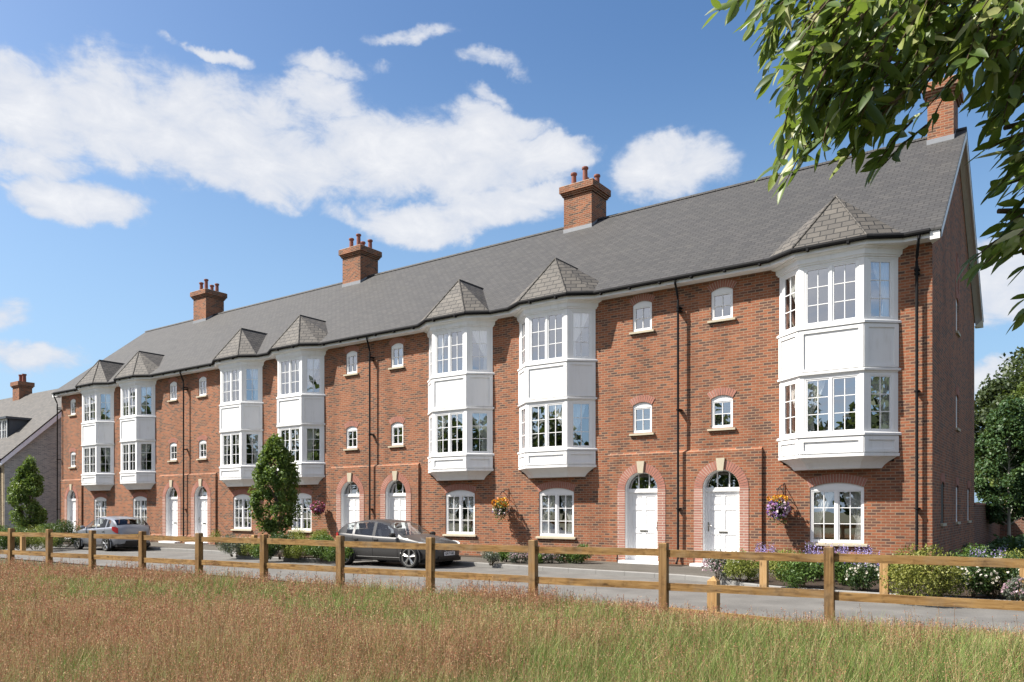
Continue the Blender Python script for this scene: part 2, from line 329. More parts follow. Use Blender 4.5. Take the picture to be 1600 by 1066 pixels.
def win_unit(fm,pm,fn3,w,h,ncas,nx,nz,arch=0,fr=.055,cas=.04,bar=.02,deep=.07,mull=.06):
    """frame + panes; fn3(a along, b up, c outward)"""
    def bx(a0,a1,b0,b1,c0,c1):
        P=[fn3(a,b,c) for c in (c0,c1) for a,b in ((a0,b0),(a1,b0),(a1,b1),(a0,b1))]
        fm.add(P,[(0,3,2,1),(4,5,6,7),(0,1,5,4),(1,2,6,5),(2,3,7,6),(3,0,4,7)])
    hr=h-arch; head=fr if not arch else fr+.03
    bx(0,fr,fr,hr-head,0,deep); bx(w-fr,w,fr,hr-head,0,deep); bx(0,w,0,fr,0,deep+.004); bx(0,w,hr-head,hr,0,deep+.002)
    if arch:
        pts,_,_,_=arc_pts(w/2,hr,w,arch,14)
        A=[fn3(a,b,deep) for a,b in pts]; fm.poly(A); fm.strip([fn3(a,b,0) for a,b in pts],A,0,False)
    iw=(w-2*fr-(ncas-1)*mull)/ncas
    for c in range(ncas):
        a0=fr+c*(iw+mull); a1=a0+iw
        if c: bx(a0-mull,a0,fr,hr-head,0,deep+.006)
        b0=fr; b1=hr-head
        bx(a0,a0+cas,b0+cas,b1-cas,.01,deep-.012); bx(a1-cas,a1,b0+cas,b1-cas,.01,deep-.012); bx(a0,a1,b0,b0+cas,.01,deep-.01); bx(a0,a1,b1-cas,b1,.01,deep-.01)
        g0,g1,h0,h1=a0+cas,a1-cas,b0+cas,b1-cas
        for i in range(1,nx): 
            x=g0+(g1-g0)*i/nx; bx(x-bar/2,x+bar/2,h0,h1,.014,deep-.02)
        for j in range(1,nz):
            z=h0+(h1-h0)*j/nz; bx(g0,g1,z-bar/2,z+bar/2,.013,deep-.022)
        pm.quad(fn3(g0-.004,h0-.004,.022),fn3(g1+.004,h0-.004,.022),fn3(g1+.004,h1+.004,.022),fn3(g0-.004,h1+.004,.022))
def curtain_mesh(mb,fn3,w,h,sides=(-1,1),top=.5,tie=.17,c0=-.075):
    for s in sides:
        nr,nc=14,22; grid=[]
        for i in range(nr+1):
            t=i/nr; e=(top-(top-tie)*(t/.62)**1.5) if t<.62 else tie+.05*(t-.62)/.38
            row=[]
            for j in range(nc+1):
                f=j/nc; x=f*e*w; x=x if s<0 else w-x
                row.append(fn3(x,h*(1-t),c0+.022*math.sin(f*2*PI*5.5+t*1.3)))
            grid.append(row)
        b=len(mb.v); mb.v+=[tuple(p) for r in grid for p in r]
        for i in range(nr):
            for j in range(nc):
                k=b+i*(nc+1)+j; mb.f.append((k,k+1,k+nc+2,k+nc+1)); mb.m.append(0)
def bay_plan(o): return [(2.92-o*1.5,0),(3.62-o*.55,.6+o),(5.22+o*.55,.6+o),(5.92+o*1.5,0)]
HOUSES=[]
def chimney(root,x0,x1,y0,y1,zt,pots,z_base=None):
    mb=MB(); zb=(roof_z(y0)-.6) if z_base is None else z_base
    mb.box(x0,x1,y0,y1,zb,zt)
    for k,(o,a,b) in enumerate(((.05,0,.07),(.09,.07,.14),(.14,.14,.40))): mb.box(x0-o,x1+o,y0-o,y1+o,zt+a+.001*k,zt+b)
    c=mb.build('chimney',M['brick'],root)
    fl=MB(); o=.018; 
    zf=roof_z(y0) if z_base is None else z_base+.6
    fl.box(x0-o,x1+o,y0-o,y0+.02,zf-.15,zf+.17)
    for xx in (x0,x1):
        s=-1 if xx==x0 else 1
        ys=[y0-o+.001,(y0+y1)/2,y1]; 
        for a,b in zip(ys,ys[1:]):
            za,zb2=(roof_z(a),roof_z(b)) if z_base is None else (zf,zf)
            fl.quad((xx+s*o,a,za-.05),(xx+s*o,b,zb2-.05),(xx+s*o,b,zb2+.15),(xx+s*o,a,za+.17))
    fl.build('flashing',M['lead'],c)
    cap=MB(); cap.box(x0-.10,x1+.10,y0-.10,y1+.10,zt+.40,zt+.43); cap.build('cap',M['mortar'],c)
    for (a,b,h) in pots:
        p=MB(); px=x0+(x1-x0)*a; py=y0+(y1-y0)*b
        p.lathe([(.12,0),(.105,.05),(.095,h-.09),(.13,h-.08),(.135,h-.03),(.12,h),(.085,h),(.08,h-.3)],(px,py,zt+.43),14)
        p.build('chimney_pot',M['terracotta'],c,smooth=False)
    return c
def house(idx,Xp,sg,ua,ub,label,low_dz=0.,gable=None,chim=None,pipe=None,basket=False):
    root=thing('terraced_house',label,'house',(Xp+sg*(ua+ub)/2,Y0,-.08),'brick terraced houses of the row')
    HOUSES.append(root)
    def P(u,p,z): return (Xp+sg*u,Y0-p,z)
    PROJ=.08; PU=2.45; PZ=3.28
    # ---- wall with its openings
    w=MB()
    def rect(u0,u1,z0,z1): return [(u0,z0),(u1,z0),(u1,z1),(u0,z1)]
    openings=[]  # (u0,u1,z0,z1,rise)
    lowsill=4.07+low_dz
    smalls=[(1.27-.325,1.27+.325,7.11,8.03,.10),(1.27-.325,1.27+.325,lowsill,4.97+low_dz*.6,.10)]
    gw=(4.42-.685,4.42+.685,.68,2.29,.13)
    def loop(o):
        u0,u1,z0,z1,r=o; pts,_,_,_=arc_pts((u0+u1)/2,z1-r,u1-u0,r,12)
        return [(u0,z0),(u1,z0)]+pts
    holes=[loop(o) for o in smalls+[gw]]+[rect(3.02,5.82,2.8,8.25)]
    u_start=ua
    outer=[(PU,-.35),(ub,-.35),(ub,8.42),(u_start,8.42),(u_start,PZ),(PU,PZ)]
    w.holed(outer,holes,lambda a,b:P(a,0,b))
    for L in holes[:3]: w.strip([P(a,0,b) for a,b in L],[P(a,-.12,b) for a,b in L])
    DW=.55; DS=2.18
    dpts,_,_,_=arc_pts(1.27,DS,2*DW,DW,24)
    dloop=[(1.27-DW,-.2),(1.27+DW,-.2)]+dpts
    w.holed(rect(u_start,PU,-.35,PZ),[dloop],lambda a,b:P(a,PROJ,b))
    w.quad(P(PU,PROJ,-.35),P(PU,0,-.35),P(PU,0,PZ),P(PU,PROJ,PZ)); 
    w.quad(P(u_start,PROJ,PZ),P(PU,PROJ,PZ),P(PU,0,PZ+.07),P(u_start,0,PZ+.07))
    if u_start<0 or gable=='L': w.quad(P(u_start,0,-.35),P(u_start,PROJ,-.35),P(u_start,PROJ,PZ),P(u_start,0,PZ))
    # plinth course
    for a0,a1,pp in ((u_start,1.27-.82,PROJ),(1.27+.82,PU+.03,PROJ),(PU+.03,ub,0)):
        w.quad(P(a0,pp+.045,-.35),P(a1,pp+.045,-.35),P(a1,pp+.045,.26),P(a0,pp+.045,.26)); w.quad(P(a0,pp+.045,.26),P(a1,pp+.045,.26),P(a1,pp,.33),P(a0,pp,.33))
    w.quad(P(PU+.03,PROJ+.045,-.35),P(PU+.03,.045,-.35),P(PU+.03,.045,.26),P(PU+.03,PROJ+.045,.26))
    xb0,xb1=sorted((Xp+sg*ua,Xp+sg*ub))
    rw=MB(); rw.quad((xb0,BACK_Y,-.35),(xb1,BACK_Y,-.35),(xb1,BACK_Y,8.42),(xb0,BACK_Y,8.42)); rw.build('rear_wall',M['brick'],root)
    gx=None
    if gable:
        gx=xb1 if gable=='R' else xb0
        sidewins=[]
        if gable=='R': sidewins=[(yc-.32,yc+.32,1.2,2.33,.1) for yc in (23.85,27.25,30.6)]+[(27.25-.32,27.25+.32,z,z+1.05,.1) for z in (4.05,6.98)]
        gl=[loop(o) for o in sidewins]
        w.holed([(Y0,-.35),(BACK_Y,-.35),(BACK_Y,8.35),(RIDGE_Y,RIDGE_Z-.07),(Y0,8.35)],gl,lambda a,b:(gx,a,b))
        for L in gl: w.strip([(gx,a,b) for a,b in L],[(gx-.12,a,b) for a,b in L])
        if gable=='R': 
            w.quad((gx+.045,Y0-.045,-.35),(gx+.045,BACK_Y,-.35),(gx+.045,BACK_Y,.26),(gx+.045,Y0-.045,.26)); w.quad((gx+.045,Y0-.045,.26),(gx+.045,BACK_Y,.26),(gx,BACK_Y,.33),(gx,Y0,.33))
            w.quad((gx,Y0-.045,-.35),(gx+.045,Y0-.045,-.35),(gx+.045,Y0-.045,.26),(gx,Y0-.045,.26))
    wall=w.build('wall',M['brick'],root)
    if gable=='R':
        for (a0,a1,z0,z1,r) in sidewins:
            fm,pm=MB(),MB(); f3=lambda a,b,c,a0=a0,z0=z0:(gx-.105+c,a0+a,z0+b)
            win_unit(fm,pm,f3,a1-a0,z1-z0,1,2,2,arch=r); fo=fm.build('window',M['whiteframe'],root); pm.build('window_pane',M['glass'],fo)
            s=MB(); s.box(gx-.1,gx+.06,a0-.06,a1+.06,z0-.075,z0-.002); s.build('window_sill',M['stone'],fo)
            am=MB(); voussoirs(am,lambda u,p,z:(gx+p,u,z),(a0+a1)/2,z1-r,a1-a0,r,.23,.08,-.005,.014); am.build('brick_arch',[M['arch_brick'],M['mortar']],fo)
        # blind pointed recess outline high in the gable
        am=MB()
        for s in (-1,1):
            for k in range(16):
                t0=k/16; t1=(k+.86)/16
                f=lambda t:(RIDGE_Y+s*.42*(1-t**1.8),8.15+1.25*t)
                (ya,za),(yb,zb)=f(t0),f(t1)
                am.box(gx-.004,gx+.012,min(ya,yb)-.09,max(ya,yb)+.09,za,zb)
        am.build('brick_arch',[M['arch_brick']],wall)
    # ---- windows
    for i,(u0,u1,z0,z1,r) in enumerate(smalls+[gw]):
        fm,pm=MB(),MB(); f3=lambda a,b,c:P(u0+a,-.10+c,z0+b)
        big=i==2
        win_unit(fm,pm,f3,u1-u0,z1-z0,2 if big else 1,2,3 if big else 2,arch=r,fr=.05 if big else .045,cas=.035)
        fo=fm.build('window',M['whiteframe'],root); pm.build('window_pane',M['glass'],fo)
        s=MB(); e=.09
        A=[P(u,p,z) for (p,z) in ((-.10,z0-.08),(.075,z0-.08),(.075,z0-.022),(-.10,z0-.002)) for u in (u0-e,u1+e)]
        s.add(A,[(0,1,3,2),(2,3,5,4),(4,5,7,6),(0,2,4,6),(1,7,5,3)]); s.build('window_sill',M['stone'],fo)
        am=MB(); voussoirs(am,P,(u0+u1)/2,z1-r,u1-u0,r,.23 if big else .215,.075,-.008,.014); am.build('brick_arch',[M['arch_brick'],M['mortar']],fo)
        if big:
            c=MB(); curtain_mesh(c,f3,u1-u0,z1-z0-.1,top=random.uniform(.42,.52),tie=random.uniform(.12,.26)); c.build('curtain',M['curtain'],fo,smooth=True)
        elif i==1:
            b=MB()
            for k in range(17):
                zz=z0+.1+k*.045
                b.add([f3(.05,zz-z0,-.09),f3(u1-u0-.05,zz-z0,-.09),f3(u1-u0-.05,zz-z0+.018,-.06),f3(.05,zz-z0+.018,-.06)],[(0,1,2,3)])
            b.build('blind',M['blind'],fo)
    # ---- door
    f=MB(); q=-.14
    f.strip([P(a,PROJ-.012,b) for a,b in dloop],[P(a,q-.03,b) for a,b in dloop])     # lining
    for a0,a1 in ((1.27-DW,1.27-DW+.045),(1.27+DW-.045,1.27+DW)): f.add([P(a,p,z) for p in (q-.02,q+.05) for a,z in ((a0,0),(a1,0),(a1,DS),(a0,DS))],[(0,3,2,1),(4,5,6,7),(0,1,5,4),(1,2,6,5),(2,3,7,6),(3,0,4,7)])
    def fb(mb,a0,a1,z0,z1,p0,p1): mb.add([P(a,p,z) for p in (p0,p1) for a,z in ((a0,z0),(a1,z0),(a1,z1),(a0,z1))],[(0,3,2,1),(4,5,6,7),(0,1,5,4),(1,2,6,5),(2,3,7,6),(3,0,4,7)])
    fb(f,1.27-DW,1.27+DW,2.10,2.22,q-.02,q+.07)
    for a in (-.18,.18): fb(f,1.27+a-.016,1.27+a+.016,2.22,DS+math.sqrt(DW*DW-a*a)-.03,q-.01,q+.02)
    ap,_,_,_=arc_pts(1.27,DS,2*DW,DW,24); ai=[(1.27+(a-1.27)*.93,DS+(b-DS)*.93) for a,b in ap]
    f.strip([P(a,q+.03,b) for a,b in ap],[P(a,q+.03,b) for a,b in ai],0,False)
    frame=f.build('door_frame',M['white'],root)
    g=MB(); g.poly([P(a,q,b) for a,b in [(1.27-DW+.01,2.2),(1.27+DW-.01,2.2)]+[(1.27+(a-1.27)*.97,DS+(b-DS)*.97) for a,b in ap if b>2.22]]); g.build('fanlight',M['glass'],frame)
    d=MB(); d0,d1=1.27-DW+.045,1.27+DW-.045; fb(d,d0,d1,.0,2.10,q-.03,q)
    cols=[(d0,d0+.11),(1.27-.055,1.27+.055),(d1-.11,d1)]; rows=[(0,.16),(.84,.98),(1.55,1.68),(1.98,2.10)]
    for a,b in cols: fb(d,a,b,0.001,2.099,q,q+.018)
    for a,b in rows:
        for (a0,a1) in ((d0+.11,1.27-.055),(1.27+.055,d1-.11)): fb(d,a0,a1,max(a,.002),min(b,2.098),q,q+.017)
    for (z0,z1) in ((.16,.84),(.98,1.55),(1.68,1.98)):
        for (a0,a1) in ((d0+.11,1.27-.055),(1.27+.055,d1-.11)): fb(d,a0+.045,a1-.045,z0+.045,z1-.045,q,q+.009)
    door=d.build('front_door',M['white'],root)
    lb=MB(); fb(lb,1.27-.13,1.27+.13,.885,.935,q+.018,q+.032); lb.build('letter_box',M['metal'],door)
    hb=MB(); fb(hb,d0+.035,d0+.075,.93,1.2,q+.018,q+.028); hb.tube([P(d0+.055,q+.028,1.1),P(d0+.055,q+.07,1.1),P(d0+.17,q+.07,1.1)],.011,6); hb.build('handle',M['metal'],door)
    st=MB(); fb(st,1.27-.82,1.27+.62,-.2,-.005,q-.05,.42); st.build('doorstep',M['white'],root)
    sm=MB(); pp=PROJ+.014
    for a0,a1 in ((1.27-DW-.265,1.27-DW),(1.27+DW,1.27+DW+.265)):
        sm.quad(P(a0,pp,-.3),P(a1,pp,-.3),P(a1,pp,DS),P(a0,pp,DS),2)
        for a in (a0,a1): sm.quad(P(a,pp,-.3),P(a,PROJ-.02,-.3),P(a,PROJ-.02,DS),P(a,pp,DS),2)
    voussoirs(sm,P,1.27,DS,2*DW,DW,.265,.076,PROJ-.01,pp,skip=.09)
    sur=sm.build('door_surround',[M['arch_brick'],M['mortar'],M['rubbed']],root)
    k=MB(); kq=[(1.27-.085,2.70),(1.27+.085,2.70),(1.27+.13,3.06),(1.27-.13,3.06)]
    A=[P(a,PROJ-.01,b) for a,b in kq]; B=[P(a,PROJ+.06,b) for a,b in kq]; k.add(A+B,[(4,5,6,7),(0,1,5,4),(1,2,6,5),(2,3,7,6),(3,0,4,7)]); k.build('keystone',M['stone'],sur)
    # ---- bay window
    b=MB()
    def rings(levels):
        rs=[[P(a,p,z) for a,p in bay_plan(o)] for z,o in levels]
        for A,B in zip(rs,rs[1:]): b.strip(A,B,0,False)
    rings([(2.64,-.26),(2.66,-.25),(2.72,-.22),(2.80,-.16),(2.88,-.075),(2.93,-.02),(2.94,.02),(3.01,.025),(3.02,.0),(3.47,.0),(3.475,.05),(3.535,.05),(3.56,.0)])
    b.poly([P(a,p,2.64) for a,p in bay_plan(-.26)])
    rings([(5.04,-.03),(5.09,0),(5.12,.0),(5.125,.04),(5.175,.045),(5.20,.0),(6.33,.0),(6.335,.05),(6.395,.05),(6.42,0),(6.43,-.03)])
    rings([(7.96,-.03),(7.97,.0),(8.02,.0),(8.03,.03),(8.07,.035),(8.08,.06),(8.20,.07),(8.24,.14),(8.31,.17)])
    pl=bay_plan(0); pin=bay_plan(-.10)
    def face(i): 
        a=Vector(P(*pl[i],0)); c=Vector(P(*pl[i+1],0)); U=(c-a); L=U.length; U.normalize()
        Nn=Vector((U.y,-U.x,0)); mid=(a+c)/2; ctr=Vector(P(4.42,0,0))
        if Nn.dot(mid-ctr)<0: Nn=-Nn
        return a,U,Nn,L
    Z1,Z2=(3.545,5.06),(6.415,7.99)
    for (z0,z1) in (Z1,Z2):
        for i in (0,1,2):
            a,U,Nn,L=face(i)
            for e0,e1 in ((0,.115),(L-.115,L)): b.obox(a,U,(0,0,1),Nn,e0,e1,z0,z1,-.07,-.001*(1+i))
    for (z0,z1,mg) in ((3.04,3.45,.10),(5.21,6.31,.09)):       # raised frames round the panels
        for i in (0,1,2):
            a,U,Nn,L=face(i); t=.03
            b.obox(a,U,(0,0,1),Nn,.004,.12,z0,z1,-.005,t); b.obox(a,U,(0,0,1),Nn,L-.12,L-.004,z0,z1,-.005,t)
            b.obox(a,U,(0,0,1),Nn,.12,L-.12,z0,z0+mg*.7,-.005,t); b.obox(a,U,(0,0,1),Nn,.12,L-.12,z1-mg,z1,-.005,t)
    bay=b.build('bay_window',M['white'],root)
    for (z0,z1) in (Z1,Z2):
        for i in (0,1,2):
            a,U,Nn,L=face(i); fm,pm=MB(),MB(); wd=L-.23
            f3=lambda x,y,c,a=a,U=U,Nn=Nn,z0=z0:tuple(a+U*(.115+x)+Nn*(-.075+c)+Vector((0,0,z0+y)))
            win_unit(fm,pm,f3,wd,z1-z0,2 if i==1 else 1,2,3,fr=.05,cas=.04,deep=.06)
            fm.build('window_frame',M['whiteframe'],bay); pm.build('window_pane',M['glass'],bay)
            c=MB(); lo=z0<5
            if i==1: curtain_mesh(c,f3,wd,z1-z0,sides=(-1,1) if idx in (4,5,6) else (-1,),top=random.uniform(.24,.42),tie=random.uniform(.06,.16))
            else: curtain_mesh(c,f3,wd,z1-z0,sides=(1,) if (sg>0)==(i==2) else (1,),top=random.uniform(.7,.95),tie=random.uniform(.25,.45))
            if not (idx in (0,1) and i==1 and not lo): c.build('curtain',M['curtain'],bay,smooth=True)
    # ---- eaves: gutter, fascia, soffit follow the bay
    def eave(o): return [(ua,EAVE_P+o),(2.74-o*.2,EAVE_P+o),(3.50-o*.4,.85+o),(5.34+o*.4,.85+o),(6.10+o*.2,EAVE_P+o),(ub,EAVE_P+o)]
    fa=MB(); e=eave(-.06); fa.strip([P(a,p,8.27) for a,p in e],[P(a,p,8.44) for a,p in e],0,False)
    wl=[(a,p) for a,p in e]+[(ub,0),(ua,0)]
    fa.holed(wl,[],lambda a,b2:P(a,b2,8.271))
    if gable=='R': fa.quad(P(ub,-.0,8.27),P(ub,EAVE_P-.06,8.27),P(ub,EAVE_P-.06,8.44),P(ub,0,8.8))
    fa.build('fascia',M['white'],root)
    gu=MB(); ge=eave(.0)
    gu.tube([P(a,p,8.42) for a,p in ge],.066,10)
    for (a,p) in ge:
        pass
    n=int((ub-ua)/1.0)
    for i in range(n):
        a=ua+.5+i*1.0
        if a<2.6 or a>6.2: gu.add([P(a+d,p,z) for p in (EAVE_P-.07,EAVE_P+.05) for d,z in ((-.03,8.33),(.03,8.33),(.03,8.40),(-.03,8.40))],[(0,3,2,1),(4,5,6,7),(0,1,5,4),(1,2,6,5),(2,3,7,6),(3,0,4,7)])
    for a,p in ((3.9,.86),(4.9,.86)): gu.add([P(a+d,pp2,z) for pp2 in (p-.07,p+.05) for d,z in ((-.03,8.33),(.03,8.33),(.03,8.40),(-.03,8.40))],[(0,3,2,1),(4,5,6,7),(0,1,5,4),(1,2,6,5),(2,3,7,6),(3,0,4,7)])
    gu.build('gutter',M['black'],root)
    br=MB(); e=eave(.03); A=(4.42,.05,9.92); zb=8.45; backp=EAVE_P-(9.92-EAVE_Z)/PITCH-.1
    E=[P(*e[1],zb),P(*e[2],zb),P(*e[3],zb),P(*e[4],zb)]; AP=P(*A); BP=P(4.42,backp,9.92)
    br.poly([E[1],E[2],AP]); br.poly([E[0],E[1],AP]); br.poly([E[2],E[3],AP]); br.poly([E[3],P(6.1,-.2,roof_z(Y0+.2)-.05),BP,AP]); br.poly([P(2.74,-.2,roof_z(Y0+.2)-.05),E[0],AP,BP])
    bro=br.build('bay_roof',M['slate_bay'],root)
    hp=MB()
    for q0 in (E[1],E[2]): 
        a=Vector(q0); c=Vector(AP); hp.tube([a+Vector((0,0,.005)),c+Vector((0,0,.005))],.028,6)
    hp.tube([Vector(AP),Vector(BP)],.04,6); hp.build('hip_tile',M['slate_bay'],bro)
    # ---- main roof
    r=MB(); x0,x1=xb0,xb1
    if gable=='R': x1=gx+.26
    if gable=='L': x0=gx-.26
    ye=Y0-EAVE_P-.03; ze=EAVE_Z+.035
    for s in (0,1):
        y_e=ye if s==0 else 2*RIDGE_Y-ye
        r.add([(x0,y_e,ze),(x1,y_e,ze),(x1,RIDGE_Y,RIDGE_Z+.03),(x0,RIDGE_Y,RIDGE_Z+.03)],[(0,1,2,3)])
        r.add([(x0,y_e,ze-.05),(x1,y_e,ze-.05),(x1,RIDGE_Y,RIDGE_Z-.02),(x0,RIDGE_Y,RIDGE_Z-.02)],[(0,3,2,1)])
        for xx in (x0,x1): r.poly([(xx,y_e,ze-.05),(xx,y_e,ze),(xx,RIDGE_Y,RIDGE_Z+.03),(xx,RIDGE_Y,RIDGE_Z-.02)])
        r.poly([(x0,y_e,ze-.05),(x1,y_e,ze-.05),(x1,y_e,ze),(x0,y_e,ze)])
    ro=r.build('roof',M['slate'],root)
    rt=MB(); nn=int((x1-x0)/.45)
    for i in range(nn):
        a=x0+(x1-x0)*i/nn; c=x0+(x1-x0)*(i+.985)/nn
        pr=[(-.13,-.07),(-.06,.025),(0,.045),(.06,.025),(.13,-.07)]
        rt.strip([(a,RIDGE_Y+y,RIDGE_Z+.035+z) for y,z in pr],[(c,RIDGE_Y+y,RIDGE_Z+.035+z) for y,z in pr],0,False)
    rt.build('ridge_tile',M['slate'],ro)
    if gable:
        bg=MB(); s=1 if gable=='R' else -1; xo=gx+s*.25; xi=gx
        for sd in (0,1):
            fy=(lambda y:y) if sd==0 else (lambda y:2*RIDGE_Y-y)
            ya=ye+.03; za=ze-.055; yb=RIDGE_Y; zb2=RIDGE_Z-.025; hgt=.26
            A=[(xo,fy(ya),za),(xo,fy(yb),zb2),(xo,fy(yb),zb2-hgt),(xo,fy(ya),za-hgt+.06)]
            B=[(xo-s*.03,y,z) for _,y,z in A]; bg.add(A+B,[(0,1,2,3),(7,6,5,4),(0,4,5,1),(3,2,6,7),(0,3,7,4)])
            bg.poly([(xo-s*.03,fy(ya),za-.14),(xo-s*.03,fy(yb),zb2-.1),(xi,fy(yb),zb2-.1),(xi,fy(ya),za-.14)])
            bg.poly([(xo,fy(ya),za-hgt+.06),(xo,fy(ya),za),(xi,fy(ya),za),(xi,fy(ya),za-hgt+.06)])
            bg.poly([(xo,fy(ya),za-hgt+.06),(xi,fy(ya),za-hgt+.06),(xi,fy(ya)+(.4 if sd==0 else -.4),za-hgt+.06),(xo,fy(ya)+(.4 if sd==0 else -.4),za-hgt+.06+.2)])
        bg.build('bargeboard',M['white'],root)
    if chim: chimney(root,*chim)
    # ---- downpipe
    if pipe is not None:
        dp=MB(); s=pipe[1]; u=pipe[0]
        wallp=.13 if u>PU else .2
        dp.tube([P(u,EAVE_P,8.42),P(u,EAVE_P,8.28),P(u+s*.04,EAVE_P-.05,8.2),P(u+s*.14,wallp+.02,7.9),P(u+s*.15,wallp,7.8),P(u+s*.15,wallp,.12),P(u+s*.15,wallp+.12,-.03)],.036,8)
        for z in (7.6,7.5,4.55,1.6): dp.tube([P(u+s*.15,wallp,z-.02),P(u+s*.15,wallp,z+.02)],.05,8); dp.add([P(u+s*.15+d,p,z+e) for p in (0,wallp) for d,e in ((-.06,-.02),(.06,-.02),(.06,.02),(-.06,.02))],[(0,3,2,1),(4,5,6,7),(0,1,5,4),(1,2,6,5),(2,3,7,6),(3,0,4,7)])
        dp.build('downpipe',M['black'],root,smooth=False)
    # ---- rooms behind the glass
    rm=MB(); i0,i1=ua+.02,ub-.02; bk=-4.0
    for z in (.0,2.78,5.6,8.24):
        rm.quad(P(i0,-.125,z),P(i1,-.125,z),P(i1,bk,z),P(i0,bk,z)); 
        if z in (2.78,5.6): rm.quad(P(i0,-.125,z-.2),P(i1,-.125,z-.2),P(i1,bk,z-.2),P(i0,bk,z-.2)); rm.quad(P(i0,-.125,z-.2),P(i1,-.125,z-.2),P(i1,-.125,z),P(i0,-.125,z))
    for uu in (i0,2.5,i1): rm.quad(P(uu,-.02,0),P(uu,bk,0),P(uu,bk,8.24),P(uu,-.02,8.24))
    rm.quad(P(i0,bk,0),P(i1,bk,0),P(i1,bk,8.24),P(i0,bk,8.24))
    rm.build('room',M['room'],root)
    return root
Wd=6.49
POT=[(.2,.3,.62),(.62,.28,.72),(.8,.75,.55),(.4,.75,.55)]
house(0,-9.45,1,0,6.69,'brick terraced house at the right end of the row with its bare gable wall showing',-.12,'R',(-3.50,-2.80,26.7,27.85,14.15,[(.3,.3,.6),(.7,.65,.7)]),(6.45,-.6))
house(1,-9.45,-1,0,Wd,'brick terraced house whose door shares the rightmost paired doorway with the gable end house',-.12,None,(-16.54,-15.26,26.7,27.9,14.15,POT),(0.0,0.01))
house(2,-22.43,1,0,Wd,'brick terraced house directly behind the bonnet of the dark grey car',0,None,None,(0.04,-.4))
house(3,-22.43,-1,0,Wd,'brick terraced house with the dark red hanging basket and dark car before its door',0,None,(-29.55,-28.27,26.7,27.9,14.15,POT))
house(4,-35.41,1,0,Wd,'brick terraced house partly hidden by the upright tree at the kerb',0,None,None,(0.04,-.4))
house(5,-35.41,-1,0,Wd,'brick terraced house whose bay rises above the tailgate of the silver car',0,None,(-42.55,-41.27,26.7,27.9,14.15,POT))
house(6,-48.39,1,-.12,Wd,'brick terraced house at the far left end of the row beside the buff brick house',0,'L',None,(-.16,-.25))
